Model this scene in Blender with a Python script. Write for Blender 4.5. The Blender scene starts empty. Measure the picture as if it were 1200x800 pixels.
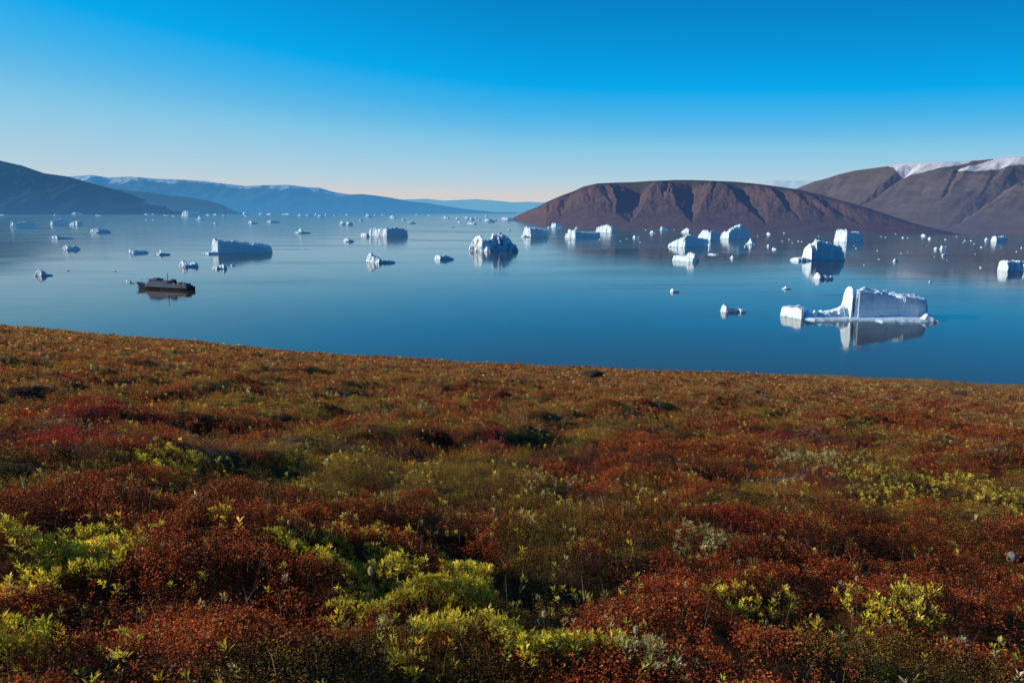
import bpy, math, random
import numpy as np
R = math.radians
scene = bpy.context.scene
COL = scene.collection
rng = np.random.default_rng(7)

# ------------------------------------------------------------------ camera geometry
F = 942.0                      # focal length in photo pixels (photo 1200 x 800)
CAMZ = 150.0                   # the viewpoint is on a slope high above the fjord
PITCH = math.atan(157.0 / F)
cp, sp = math.cos(PITCH), math.sin(PITCH)

def ray(px, py):
    u = (px - 600.0) / F
    v = -(py - 400.0) / F
    return np.array([u, cp + v * sp, -sp + v * cp])

def on_water(px, py):
    d = ray(px, py)
    t = CAMZ / -d[2]
    return d[0] * t, d[1] * t, t        # t = depth along the view axis (1 px = t/F metres)

def height_at(px, py, Y):
    d = ray(px, py)
    return CAMZ + d[2] / d[1] * Y

def x_at(px, Y, py=260):
    d = ray(px, py)
    return d[0] / d[1] * Y

# ------------------------------------------------------------------ numpy noise
_perm = np.random.default_rng(3).permutation(4096).astype(np.int64)
_g = np.random.default_rng(4).uniform(0, 2 * np.pi, 4096)
_gx, _gy = np.cos(_g), np.sin(_g)

def noise(x, y, seed=0):
    x = np.asarray(x, float); y = np.asarray(y, float)
    xi = np.floor(x).astype(np.int64); yi = np.floor(y).astype(np.int64)
    xf = x - xi; yf = y - yi
    u = xf * xf * xf * (xf * (xf * 6 - 15) + 10)
    v = yf * yf * yf * (yf * (yf * 6 - 15) + 10)
    def g(ix, iy, fx, fy):
        h = _perm[(_perm[(ix + seed * 131) & 4095] + iy + seed * 17) & 4095]
        return _gx[h] * fx + _gy[h] * fy
    a = g(xi, yi, xf, yf); b = g(xi + 1, yi, xf - 1, yf)
    c = g(xi, yi + 1, xf, yf - 1); d = g(xi + 1, yi + 1, xf - 1, yf - 1)
    return 1.5 * ((a * (1 - u) + b * u) * (1 - v) + (c * (1 - u) + d * u) * v)

def fbm(x, y, seed=0, octv=4, gain=.5):
    s = 0; a = 1; t = 0
    for i in range(octv):
        s = s + a * noise(x * 2 ** i, y * 2 ** i, seed + i); t += a; a *= gain
    return s / t

def ridged(x, y, seed=0, octv=4):
    s = 0; a = 1; t = 0
    for i in range(octv):
        s = s + a * (1 - 2 * np.abs(noise(x * 2 ** i, y * 2 ** i, seed + i))); t += a; a *= .5
    return s / t

def sstep(a, b, x):
    t = np.clip((x - a) / (b - a), 0, 1)
    return t * t * (3 - 2 * t)

# ------------------------------------------------------------------ mesh helpers
def raw_mesh(name, co, faces_idx, nper, mat, smooth=False, facecol=None, vertcol=None):
    me = bpy.data.meshes.new(name)
    nf = len(faces_idx) // nper
    me.vertices.add(len(co)); me.vertices.foreach_set('co', np.ascontiguousarray(co, dtype=np.float32).ravel())
    me.loops.add(len(faces_idx)); me.loops.foreach_set('vertex_index', np.ascontiguousarray(faces_idx, dtype=np.int32))
    me.polygons.add(nf)
    me.polygons.foreach_set('loop_start', np.arange(0, nf * nper, nper, dtype=np.int32))
    me.polygons.foreach_set('use_smooth', np.full(nf, smooth, dtype=bool))
    if facecol is not None:
        a = me.attributes.new('Col', 'FLOAT_COLOR', 'FACE')
        c4 = np.ones((nf, 4), np.float32); c4[:, :facecol.shape[1]] = facecol
        a.data.foreach_set('color', c4.ravel())
    if vertcol is not None:
        a = me.attributes.new('Col', 'FLOAT_COLOR', 'POINT')
        c4 = np.ones((len(co), 4), np.float32); c4[:, :vertcol.shape[1]] = vertcol
        a.data.foreach_set('color', c4.ravel())
    me.update(calc_edges=True)
    me.materials.append(mat)
    o = bpy.data.objects.new(name, me)
    COL.objects.link(o)
    return o

def grid_faces(nu, nv, keep=None):
    i = np.arange(nu * nv).reshape(nu, nv)
    q = np.stack([i[:-1, :-1], i[1:, :-1], i[1:, 1:], i[:-1, 1:]], -1).reshape(-1, 4)
    if keep is not None: q = q[keep.reshape(-1)]
    return q.ravel()

def tag(o, label=None, cat=None, group=None, kind=None):
    if label: o['label'] = label
    if cat: o['category'] = cat
    if group: o['group'] = group
    if kind: o['kind'] = kind
    return o

# ------------------------------------------------------------------ materials
def mat(name):
    m = bpy.data.materials.new(name); m.use_nodes = True
    nt = m.node_tree; nt.nodes.clear()
    out = nt.nodes.new('ShaderNodeOutputMaterial')
    return m, nt, out
def N(nt, t, **kw):
    n = nt.nodes.new('ShaderNode' + t)
    for k, v in kw.items():
        if k in n.inputs: n.inputs[k].default_value = v
        else: setattr(n, k, v)
    return n
def L(nt, a, b): nt.links.new(a, b)
def mixrgb(nt, fac, a, b, blend='MIX'):
    n = nt.nodes.new('ShaderNodeMix'); n.data_type = 'RGBA'; n.blend_type = blend
    for s, v in ((n.inputs[0], fac), (n.inputs[6], a), (n.inputs[7], b)):
        if isinstance(v, bpy.types.NodeSocket): nt.links.new(v, s)
        elif isinstance(v, (int, float)): s.default_value = v
        else: s.default_value = (*v, 1)
    return n.outputs[2]
def math_(nt, op, a, b=None, c=None, clamp=False):
    n = nt.nodes.new('ShaderNodeMath'); n.operation = op; n.use_clamp = clamp
    for s, v in zip(n.inputs, (a, b, c)):
        if v is None: continue
        if isinstance(v, bpy.types.NodeSocket): nt.links.new(v, s)
        else: s.default_value = v
    return n.outputs[0]
def noise_tex(nt, vec, scale, detail=4, rough=.5):
    n = N(nt, 'TexNoise'); n.inputs['Scale'].default_value = scale; n.inputs['Detail'].default_value = detail
    n.inputs['Roughness'].default_value = rough
    if vec is not None: L(nt, vec, n.inputs['Vector'])
    return n.outputs['Fac']
def ramp(nt, fac, stops):
    n = N(nt, 'ValToRGB'); e = n.color_ramp.elements
    while len(e) < len(stops): e.new(.5)
    for i, (p, c) in enumerate(stops):
        e[i].position = p; e[i].color = (*c, 1)
    L(nt, fac, n.inputs[0]); return n.outputs[0]
def s2l(*c):
    return tuple(((v / 255) / 12.92 if v / 255 <= .04045 else ((v / 255 + .055) / 1.055) ** 2.4) for v in c)

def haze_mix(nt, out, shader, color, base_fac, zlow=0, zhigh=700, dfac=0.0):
    """aerial haze painted on as a glow in the material, stronger towards sea level (world position, independent of the viewer)"""
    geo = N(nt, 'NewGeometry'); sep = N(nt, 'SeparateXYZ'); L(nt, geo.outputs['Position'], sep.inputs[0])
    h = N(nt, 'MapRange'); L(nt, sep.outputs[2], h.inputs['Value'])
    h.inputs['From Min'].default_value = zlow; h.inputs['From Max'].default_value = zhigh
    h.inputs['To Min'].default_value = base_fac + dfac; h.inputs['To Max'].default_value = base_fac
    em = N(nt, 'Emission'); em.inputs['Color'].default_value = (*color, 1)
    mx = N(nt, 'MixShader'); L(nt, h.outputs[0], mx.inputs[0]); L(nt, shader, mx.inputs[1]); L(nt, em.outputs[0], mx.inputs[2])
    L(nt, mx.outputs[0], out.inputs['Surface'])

# ------------------------------------------------------------------ world, sun
SUN_EL, SUN_AZ = 18.0, -86.0      # azimuth from the view axis (+Y), negative = to the left
sdir = np.array([math.sin(R(SUN_AZ)) * math.cos(R(SUN_EL)), math.cos(R(SUN_AZ)) * math.cos(R(SUN_EL)), math.sin(R(SUN_EL))])

def build_world():
    w = bpy.data.worlds.new('World'); scene.world = w; w.use_nodes = True
    nt = w.node_tree; nt.nodes.clear()
    out = N(nt, 'OutputWorld'); bg = N(nt, 'Background'); L(nt, bg.outputs[0], out.inputs[0])
    sky = N(nt, 'TexSky'); sky.sky_type = 'NISHITA'; sky.sun_disc = False
    sky.sun_elevation = R(SUN_EL); sky.sun_rotation = R(SUN_AZ)
    sky.air_density = 1.3; sky.ozone_density = 2.5; sky.dust_density = .3; sky.altitude = 150
    tc = N(nt, 'TexCoord'); sep = N(nt, 'SeparateXYZ'); L(nt, tc.outputs['Generated'], sep.inputs[0])
    z = math_(nt, 'MAXIMUM', sep.outputs[2], 0.0)
    f = math_(nt, 'POWER', z, .5)
    # the sky is paler toward the sun and deeper away from it
    xl = N(nt, 'MapRange'); L(nt, sep.outputs[0], xl.inputs[0]); xl.inputs[1].default_value = -.54; xl.inputs[2].default_value = 0
    xl.inputs[3].default_value = .80; xl.inputs[4].default_value = 1.0
    xr = N(nt, 'MapRange'); L(nt, sep.outputs[0], xr.inputs[0]); xr.inputs[1].default_value = 0; xr.inputs[2].default_value = .54
    xr.inputs[3].default_value = 1; xr.inputs[4].default_value = 1.08
    f = math_(nt, 'MULTIPLY', math_(nt, 'MULTIPLY', f, xl.outputs[0]), xr.outputs[0])
    grad = ramp(nt, f, SKY)
    # low sky behind the viewpoint darkened to deep blue, to cool the ice's shade
    yb = N(nt, 'MapRange'); L(nt, sep.outputs[1], yb.inputs[0]); yb.inputs[1].default_value = -.05; yb.inputs[2].default_value = -.35
    zb = N(nt, 'MapRange'); L(nt, sep.outputs[2], zb.inputs[0]); zb.inputs[1].default_value = .45; zb.inputs[2].default_value = .15
    grad = mixrgb(nt, math_(nt, 'MULTIPLY', yb.outputs[0], zb.outputs[0]), grad, (.006, .075, .21))
    skys = mixrgb(nt, 1.0, sky.outputs[0], (.10, .10, .10), 'MULTIPLY')
    c = mixrgb(nt, .99, skys, grad)
    L(nt, c, bg.inputs[0]); bg.inputs[1].default_value = 1.0

SKY = [(0.0, s2l(216, 209, 204)), (.125, s2l(209, 208, 208)), (.17, s2l(184, 209, 222)), (.244, s2l(150, 202, 229)), (.273, s2l(130, 198, 230)),
       (.307, s2l(98, 186, 232)), (.337, s2l(66, 178, 234)), (.378, s2l(0, 167, 236)), (.435, s2l(0, 148, 216)), (.481, s2l(0, 133, 201)), (.56, s2l(0, 112, 178)),
       (.7, s2l(0, 92, 156)), (1.0, s2l(2, 72, 130))]
build_world()
sl = bpy.data.lights.new('sun', 'SUN'); sl.energy = 5.0; sl.angle = R(.53); sl.color = (1.0, .91, .80)
so = bpy.data.objects.new('sun', sl); COL.objects.link(so)
from mathutils import Vector
so.rotation_euler = Vector(-sdir).to_track_quat('-Z', 'Y').to_euler()

cam = bpy.data.cameras.new('camera'); co = bpy.data.objects.new('camera', cam); COL.objects.link(co)
co.location = (0, 0, CAMZ); co.rotation_euler = (R(90) - PITCH, 0, 0)
cam.sensor_width = 36; cam.lens = F / 1200 * 36; cam.clip_start = .2; cam.clip_end = 120000
scene.camera = co
scene.view_settings.view_transform = 'Standard'; scene.view_settings.look = 'None'
scene.view_settings.exposure = 0; scene.view_settings.gamma = 1
scene.cycles.max_bounces = 6; scene.cycles.transparent_max_bounces = 4
scene.cycles.use_denoising = True

# ------------------------------------------------------------------ water
def build_water():
    m, nt, out = mat('fjord_water')
    geo = N(nt, 'NewGeometry')
    b = N(nt, 'BsdfPrincipled'); b.inputs['Base Color'].default_value = (.055, .046, .032, 1)
    b.inputs['IOR'].default_value = 1.27
    mp = N(nt, 'Mapping'); L(nt, geo.outputs['Position'], mp.inputs[0]); mp.inputs['Scale'].default_value = (.0011, .0042, 1)
    n1 = noise_tex(nt, mp.outputs[0], 1.0, 5, .55)
    r = N(nt, 'MapRange'); L(nt, n1, r.inputs[0]); r.inputs[1].default_value = .42; r.inputs[2].default_value = .68
    r.inputs[3].default_value = .05; r.inputs[4].default_value = .115
    mp3 = N(nt, 'Mapping'); L(nt, geo.outputs['Position'], mp3.inputs[0]); mp3.inputs['Scale'].default_value = (.0022, .022, 1); mp3.inputs['Rotation'].default_value = (0, 0, .12)
    n3 = noise_tex(nt, mp3.outputs[0], 1.0, 4, .6)
    r3 = N(nt, 'MapRange'); L(nt, n3, r3.inputs[0]); r3.inputs[1].default_value = .57; r3.inputs[2].default_value = .66; r3.inputs[3].default_value = 0; r3.inputs[4].default_value = .055
    sy = N(nt, 'SeparateXYZ'); L(nt, geo.outputs['Position'], sy.inputs[0])
    rd = N(nt, 'MapRange'); L(nt, sy.outputs[1], rd.inputs[0]); rd.inputs[1].default_value = 1300; rd.inputs[2].default_value = 5000; rd.inputs[3].default_value = 0; rd.inputs[4].default_value = .06
    L(nt, math_(nt, 'ADD', math_(nt, 'ADD', r.outputs[0], r3.outputs[0]), rd.outputs[0]), b.inputs['Roughness'])
    mp2 = N(nt, 'Mapping'); L(nt, geo.outputs['Position'], mp2.inputs[0]); mp2.inputs['Scale'].default_value = (.05, .12, 1)
    n2 = noise_tex(nt, mp2.outputs[0], 1.0, 3, .5)
    bp = N(nt, 'Bump'); bp.inputs['Strength'].default_value = .09; bp.inputs['Distance'].default_value = .3; L(nt, n2, bp.inputs['Height'])
    L(nt, bp.outputs[0], b.inputs['Normal'])
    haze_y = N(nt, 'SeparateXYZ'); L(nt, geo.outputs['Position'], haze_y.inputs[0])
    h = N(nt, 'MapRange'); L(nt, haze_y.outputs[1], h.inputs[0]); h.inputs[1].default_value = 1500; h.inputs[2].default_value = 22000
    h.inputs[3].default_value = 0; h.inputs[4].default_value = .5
    em = N(nt, 'Emission'); em.inputs[0].default_value = (*s2l(98, 160, 196), 1)  # haze painted as a glow in the water material, growing with distance
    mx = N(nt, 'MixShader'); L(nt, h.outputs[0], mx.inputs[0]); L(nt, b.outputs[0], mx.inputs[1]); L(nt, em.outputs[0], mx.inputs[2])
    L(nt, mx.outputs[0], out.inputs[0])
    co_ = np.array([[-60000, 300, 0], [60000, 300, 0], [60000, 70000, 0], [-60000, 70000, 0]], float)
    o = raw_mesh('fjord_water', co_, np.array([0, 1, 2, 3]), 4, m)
    tag(o, 'calm blue fjord water mirroring icebergs and hills', None, None, 'structure')
build_water()

# ------------------------------------------------------------------ hills
def hill_mat(name, lit, dark, haze, fac, dfac, nscale=.004, zh=700):
    m, nt, out = mat(name)
    geo = N(nt, 'NewGeometry')
    a = noise_tex(nt, geo.outputs['Position'], nscale, 8, .62)
    rr = ramp(nt, a, [(.34, dark), (.5, tuple((x + y) / 2 for x, y in zip(lit, dark))), (.66, lit)])
    at = N(nt, 'Attribute'); at.attribute_name = 'Col'
    sep = N(nt, 'SeparateColor'); L(nt, at.outputs['Color'], sep.inputs[0])
    rr = mixrgb(nt, math_(nt, 'MULTIPLY', sep.outputs[1], .8), rr, (.20, .105, .068))          # rusty rock of the ravines
    rr = mixrgb(nt, sep.outputs[2], rr, (.045, .05, .03))          # thin plant cover of the plateau
    sn = mixrgb(nt, sep.outputs[0], rr, (1.0, .99, .97))            # snow
    b = N(nt, 'BsdfPrincipled'); L(nt, sn, b.inputs['Base Color']); b.inputs['Roughness'].default_value = .95
    b.inputs['Specular IOR Level'].default_value = .1
    nb = noise_tex(nt, geo.outputs['Position'], nscale * 4, 8, .65)
    bp = N(nt, 'Bump'); L(nt, math_(nt, 'MULTIPLY', math_(nt, 'SUBTRACT', 1.0, sep.outputs[0]), .5), bp.inputs['Strength']); bp.inputs['Distance'].default_value = 20
    L(nt, nb, bp.inputs['Height']); L(nt, bp.outputs[0], b.inputs['Normal'])
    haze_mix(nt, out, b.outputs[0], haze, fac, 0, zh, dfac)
    return m

def ridge_mesh(name, top, base, depth, m, n=420, nt_=90, gull=0.0, gfreq=.0012, seed=1, spur=None, spur_amp=0.0,
               prof=None, snow_fn=None, rust=None, back=1.8, rough=.03, col_fn=None):
    """top: [(px,py)] skyline; base: [(px,py)] shore line; depth: ridge lies this far behind the shore (m)"""
    tx, ty = np.array(top, float).T
    bx_, by_ = np.array(base, float).T
    px = np.linspace(tx[0], tx[-1], n)
    pb = np.interp(px, bx_, by_)
    pt = np.interp(px, tx, ty)
    d = np.array([on_water(a, b) for a, b in zip(px, pb)])
    shoreX, shoreY = d[:, 0], d[:, 1]
    dep = depth(px) if callable(depth) else np.full(n, depth)
    ridgeY = shoreY + dep
    H = np.array([height_at(a, b, y) for a, b, y in zip(px, pt, ridgeY)])
    H = np.maximum(H, 2)
    t = np.linspace(0, 1 + back * .35, nt_)
    T, P = np.meshgrid(t, px)                      # (n, nt)
    az = (px - 600) / F / cp
    Yw = shoreY[:, None] + dep[:, None] * T
    Xw = Yw * (shoreX / shoreY)[:, None]
    sp_ = spur(P, T) if spur else 0
    t2 = T
    t_eff = np.clip(T + spur_amp * sp_ * np.clip(T * 4, 0, 1) * (T < 1), 0, 3)
    base_prof = prof(t_eff) if prof else np.where(t_eff < 1, t_eff ** 1.15, 1)
    z = H[:, None] * base_prof
    if gull:
        g = ridged(Xw * gfreq, Yw * gfreq * .45, seed, 5) - .45
        z = z + gull * H[:, None] * g * np.sin(np.pi * np.clip(T, 0, 1)) ** .7
    z = z + rough * H[:, None] * fbm(Xw * gfreq * 3, Yw * gfreq * 3, seed + 9, 5) * np.clip(T * 3, 0, 1)
    # no point rises above the traced skyline, seen from the viewpoint
    lim = CAMZ + (H - CAMZ)[:, None] / ridgeY[:, None] * Yw
    z = np.where(T < 1, np.minimum(z, lim - .002 * H[:, None] * (1 - T)), z)
    j = np.argmin(np.abs(t - 1))
    z[:, j] = H + .004 * H * fbm(px / 9, px * 0, seed + 3, 4)
    z = np.where(T > t[j], np.minimum(z[:, j][:, None], z[:, j][:, None] * (1 - 1.2 * (T - 1) ** 1.3)), z)
    z[:, 0] = -3
    edge = np.clip(np.minimum(px - px[0], px[-1] - px) / 6, 0, 1)
    vc = np.zeros((n * nt_, 3))
    if col_fn is not None:
        c = col_fn(P, T, z, Xw, Yw)
        vc = np.stack([np.broadcast_to(q, P.shape) for q in c], -1).reshape(-1, 3)
    cc = np.stack([Xw, Yw, z], -1).reshape(-1, 3)
    o = raw_mesh(name, cc, grid_faces(n, nt_), 4, m, smooth=True, vertcol=vc)
    return o

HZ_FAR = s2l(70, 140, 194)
def shade_cols(P, T, z, X, Y): return (0 * P, 0 * P, 0 * P)

# far range across the fjord with a snowy rim
def snow_far(P, T, z, X, Y):
    rim = .80 + .12 * fbm(P / 9, T * 3, 31, 4) - .12 * np.exp(-((P - 108) / 12) ** 2) - .07 * np.exp(-((P - 315) / 22) ** 2)
    s = sstep(0, .03, T - rim) * (P < 410) * (sstep(-.25, .15, fbm(P / 16, T * 0, 77, 3) + .15))
    return (s, 0 * P, 0 * P)
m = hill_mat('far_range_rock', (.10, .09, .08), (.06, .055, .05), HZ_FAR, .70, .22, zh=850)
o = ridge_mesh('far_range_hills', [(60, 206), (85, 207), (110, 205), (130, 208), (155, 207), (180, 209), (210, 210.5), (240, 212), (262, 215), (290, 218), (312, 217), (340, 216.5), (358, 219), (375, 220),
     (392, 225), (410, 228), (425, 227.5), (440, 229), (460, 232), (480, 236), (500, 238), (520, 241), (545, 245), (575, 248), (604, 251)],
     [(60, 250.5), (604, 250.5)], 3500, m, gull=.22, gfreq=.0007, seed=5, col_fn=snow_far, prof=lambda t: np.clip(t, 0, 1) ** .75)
tag(o, 'long blue hazy mountain range with a snowy rim across the fjord', None, None, 'structure')
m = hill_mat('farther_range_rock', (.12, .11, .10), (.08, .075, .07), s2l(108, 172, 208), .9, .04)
o = ridge_mesh('farthest_hills', [(430, 236), (455, 234.5), (480, 233.5), (500, 233), (520, 235), (545, 234), (560, 233.5), (580, 235), (600, 237), (620, 236.5), (650, 238), (700, 240)],
     [(430, 248.6), (700, 248.6)], 4000, m, gull=.14, gfreq=.0005, seed=15, prof=lambda t: np.clip(t, 0, 1) ** .75,
     col_fn=lambda P, T, z, X, Y: (sstep(0, .05, T - .9) * (fbm(P / 10, T, 8, 3) > .1), 0 * P, 0 * P))
tag(o, 'pale distant hills at the head of the fjord', None, None, 'structure')
# left mountain, in shade
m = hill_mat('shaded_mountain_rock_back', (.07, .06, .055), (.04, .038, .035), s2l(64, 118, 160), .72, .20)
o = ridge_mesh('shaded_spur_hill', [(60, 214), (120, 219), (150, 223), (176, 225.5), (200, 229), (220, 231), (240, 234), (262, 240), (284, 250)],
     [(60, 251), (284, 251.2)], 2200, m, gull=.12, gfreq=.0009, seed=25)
tag(o, 'low shaded spur running out behind the dark mountain', None, None, 'structure')
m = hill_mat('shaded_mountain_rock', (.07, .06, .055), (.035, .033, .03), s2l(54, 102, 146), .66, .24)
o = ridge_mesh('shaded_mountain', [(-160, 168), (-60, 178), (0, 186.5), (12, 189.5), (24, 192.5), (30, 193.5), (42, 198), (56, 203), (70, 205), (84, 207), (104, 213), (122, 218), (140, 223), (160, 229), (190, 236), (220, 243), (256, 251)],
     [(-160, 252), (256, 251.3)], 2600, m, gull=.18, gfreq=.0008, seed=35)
tag(o, 'dark blue mountain in shade falling to the fjord', None, None, 'structure')
# thin ice cap behind the brown hill
m = hill_mat('ice_cap', (.8, .8, .82), (.7, .72, .78), s2l(150, 200, 226), .45, .0)
o = ridge_mesh('ice_cap', [(850, 216), (880, 212.5), (905, 211), (930, 211.5), (960, 212), (1000, 214)], [(850, 252), (1000, 252)], 3000, m, n=80, nt_=30,
     col_fn=lambda P, T, z, X, Y: (1 + 0 * P, 0 * P, 0 * P))
tag(o, 'thin pale ice cap showing behind the brown hill', None, None, 'structure')

SHORE = [(590, 257.5), (604, 259), (640, 264), (700, 267), (800, 269.5), (900, 271.5), (1000, 273.5), (1100, 275.5), (1300, 278)]
def carve(P, T, rav, sd):
    q = P + 5 * fbm(P / 14, T * 5, sd, 3)
    out = 0 * P
    for pb, tb, pt, wl, wr, dp in rav:
        k = np.clip((T - tb) / (1 - tb), 0, 1)
        c = pb + (pt - pb) * k
        u = q - c; kk = k ** .75
        w = np.where(u < 0, wl, wr) * kk + .01
        v = np.clip(1 - np.abs(u) / w, 0, 1) * kk * dp
        out = np.where(np.abs(v) > np.abs(out), v, out) if dp > 0 else out + v
    return -out * sstep(1.02, .97, T)
# brown mountain behind
def snow_m(P, T, z, X, Y):
    w = fbm(P / 14, T * 6, 61, 4)
    t1 = np.interp(P, [1035, 1048, 1060, 1085, 1110, 1128, 1135], [1.0, .83, .79, .84, .91, .965, 1.02])
    t2 = np.interp(P, [1112, 1122, 1135, 1160, 1190, 1230, 1330], [.88, .81, .82, .85, .88, .89, .90])
    s1 = sstep(0, .012, T - t1 - .018 * w) * (P > 1035) * (P < 1130)
    s2 = sstep(0, .012, T - t2 - .018 * w) * (P > 1115) * (T < np.interp(P, [1115, 1125, 1140, 1156, 1160], [.87, .89, .94, .985, 1.5]))
    return (np.clip(s1 + s2, 0, 1), .25 * sstep(.1, .4, fbm(P / 30, T * 4, 66, 4)), .25 * sstep(.6, .9, T))
def m_prof(t):
    t = np.clip(t, 0, 1); return np.interp(t, [0, .15, .5, .8, 1.0], [0, .09, .42, .76, 1.0])
MRAV = [(1000, .30, 1072, 16, 14, .8), (1110, .04, 1225, 40, 20, .9), (1150, .45, 1170, 12, 10, .3), (1100, .35, 1122, 10, 10, .3), (960, .3, 975, 14, 12, .2), (1190, .5, 1200, 8, 8, .25)]
def m_spur(P, T):
    return carve(P, T, MRAV, 13) * sstep(1.0, .84, T) + .45 * fbm((P + 60 * (1 - T)) / 60, T * 1.2, 71, 4) * sstep(.1, .4, T) * sstep(1, .9, T)
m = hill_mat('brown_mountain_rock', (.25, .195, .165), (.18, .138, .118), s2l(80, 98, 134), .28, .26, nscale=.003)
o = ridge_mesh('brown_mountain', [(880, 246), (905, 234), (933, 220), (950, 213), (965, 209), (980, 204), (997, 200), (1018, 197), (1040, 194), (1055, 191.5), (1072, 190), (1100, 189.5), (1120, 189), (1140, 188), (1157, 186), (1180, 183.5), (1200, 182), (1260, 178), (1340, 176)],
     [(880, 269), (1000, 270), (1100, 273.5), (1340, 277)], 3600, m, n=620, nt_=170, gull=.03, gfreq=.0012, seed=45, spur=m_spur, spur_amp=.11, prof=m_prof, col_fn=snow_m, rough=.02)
tag(o, 'broad brown mountain with patches of old snow along its top', None, None, 'structure')
# brown hill with ravines
RAV = [(738, .10, 748, 56, 22, 1.25), (811, .10, 808, 36, 26, 1.0), (900, .10, 856, 24, 30, .8), (938, .22, 905, 18, 22, .5), (1012, .30, 950, 34, 30, .45),
       (655, .28, 668, 13, 15, .55), (640, .3, 647, 9, 10, .35), (777, .55, 783, 9, 9, .35), (722, .2, 714, 8, 9, -.35), (972, .35, 925, 20, 20, .3), (690, .55, 690, 8, 8, .15), (835, .6, 838, 8, 9, .3), (877, .5, 880, 9, 9, .25)]
def h_spur(P, T):
    s = carve(P, T, RAV, 3)
    s = s + (.18 * fbm(P / 18, T * 2.2, 91, 4) + .03 * fbm(P / 5, T * 3, 95, 3)) * sstep(.15, .5, T)
    return s
def h_prof(t):
    t = np.clip(t, 0, 1.0)
    return np.interp(t, [0, .05, .30, .52, .70, .80, .90, 1.0], [0, .05, .29, .54, .80, .90, .965, 1.0])
def h_col(P, T, z, X, Y):
    up = sstep(.35, .6, T) * sstep(.93, .8, T)
    rust = up * (.30 + 1.3 * fbm(P / 8, T * 5, 81, 4)) + .5 * sstep(.1, .5, noise(P / 30, T * 16, 85)) * up
    rust = rust + .45 * sstep(700, 640, P) * (.4 + .6 * fbm(P / 12, T * 6, 83, 3))
    return (0 * P, np.clip(rust, 0, 1), .8 * sstep(.86, .97, T))
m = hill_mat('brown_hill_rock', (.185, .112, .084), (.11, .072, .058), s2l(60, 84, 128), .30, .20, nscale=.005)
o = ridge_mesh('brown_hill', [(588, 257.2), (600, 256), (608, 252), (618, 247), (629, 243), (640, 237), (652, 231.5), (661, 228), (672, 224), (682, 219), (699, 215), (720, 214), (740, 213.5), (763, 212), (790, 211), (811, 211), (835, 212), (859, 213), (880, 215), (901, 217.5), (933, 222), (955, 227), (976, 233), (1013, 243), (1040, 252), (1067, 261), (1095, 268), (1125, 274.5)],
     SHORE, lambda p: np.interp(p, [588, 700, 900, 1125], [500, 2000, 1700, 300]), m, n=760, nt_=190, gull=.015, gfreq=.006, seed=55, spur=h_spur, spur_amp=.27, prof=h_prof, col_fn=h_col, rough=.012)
tag(o, 'rust brown hill cut by dark shadowed ravines', None, None, 'structure')

# ------------------------------------------------------------------ ice
def ice_mat(name, white=(.80, .92, .98), hazef=0.0, dirt=0.0):
    m, nt, out = mat(name)
    geo = N(nt, 'NewGeometry'); sep = N(nt, 'SeparateXYZ'); L(nt, geo.outputs['Position'], sep.inputs[0])
    a = noise_tex(nt, geo.outputs['Position'], .12, 6, .6)
    c = ramp(nt, a, [(.3, (.62, .82, .92)), (.5, white), (.8, (.86, .93, .96))])
    mpz = N(nt, 'Mapping'); L(nt, geo.outputs['Position'], mpz.inputs[0]); mpz.inputs['Scale'].default_value = (.02, .02, .28); mpz.inputs['Rotation'].default_value = (.12, .2, 0)
    lay = noise_tex(nt, mpz.outputs[0], 1.0, 4, .6)
    lm = N(nt, 'MapRange'); L(nt, lay, lm.inputs[0]); lm.inputs[1].default_value = .5; lm.inputs[2].default_value = .62
    c = mixrgb(nt, math_(nt, 'MULTIPLY', lm.outputs[0], .45), c, (.50, .74, .86))     # bluer layers in the old ice
    wl = N(nt, 'MapRange'); L(nt, sep.outputs[2], wl.inputs[0]); wl.inputs[1].default_value = 2.6; wl.inputs[2].default_value = .3
    c = mixrgb(nt, math_(nt, 'MULTIPLY', wl.outputs[0], .55), c, (.30, .66, .74))     # wet glassy band at the waterline
    if dirt:
        d = noise_tex(nt, geo.outputs['Position'], .05, 5, .6)
        dd = N(nt, 'MapRange'); L(nt, d, dd.inputs[0]); dd.inputs[1].default_value = .52; dd.inputs[2].default_value = .62
        c = mixrgb(nt, math_(nt, 'MULTIPLY', dd.outputs[0], dirt), c, (.13, .13, .13))
    b = N(nt, 'BsdfPrincipled'); L(nt, c, b.inputs['Base Color']); b.inputs['Roughness'].default_value = .55
    n1 = noise_tex(nt, geo.outputs['Position'], .35, 6, .65)
    bp = N(nt, 'Bump'); bp.inputs['Strength'].default_value = .35; bp.inputs['Distance'].default_value = 1.2; L(nt, n1, bp.inputs['Height']); L(nt, bp.outputs[0], b.inputs['Normal'])
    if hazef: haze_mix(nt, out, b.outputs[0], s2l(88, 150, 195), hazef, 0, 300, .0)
    else: L(nt, b.outputs[0], out.inputs[0])
    return m
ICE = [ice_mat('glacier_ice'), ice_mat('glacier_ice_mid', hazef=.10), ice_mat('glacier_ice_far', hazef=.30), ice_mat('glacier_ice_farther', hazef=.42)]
ICE_DIRTY = ice_mat('dirty_glacier_ice', dirt=.85)

def poly_sd(px, py, poly):
    """signed distance, positive inside (convex polygon, counter clockwise)"""
    d = np.full(px.shape, 1e9)
    n = len(poly)
    for i in range(n):
        x0, y0 = poly[i]; x1, y1 = poly[(i + 1) % n]
        ex, ey = x1 - x0, y1 - y0
        l = math.hypot(ex, ey) + 1e-9
        d = np.minimum(d, (ex * (py - y0) - ey * (px - x0)) / l)
    return d

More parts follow.
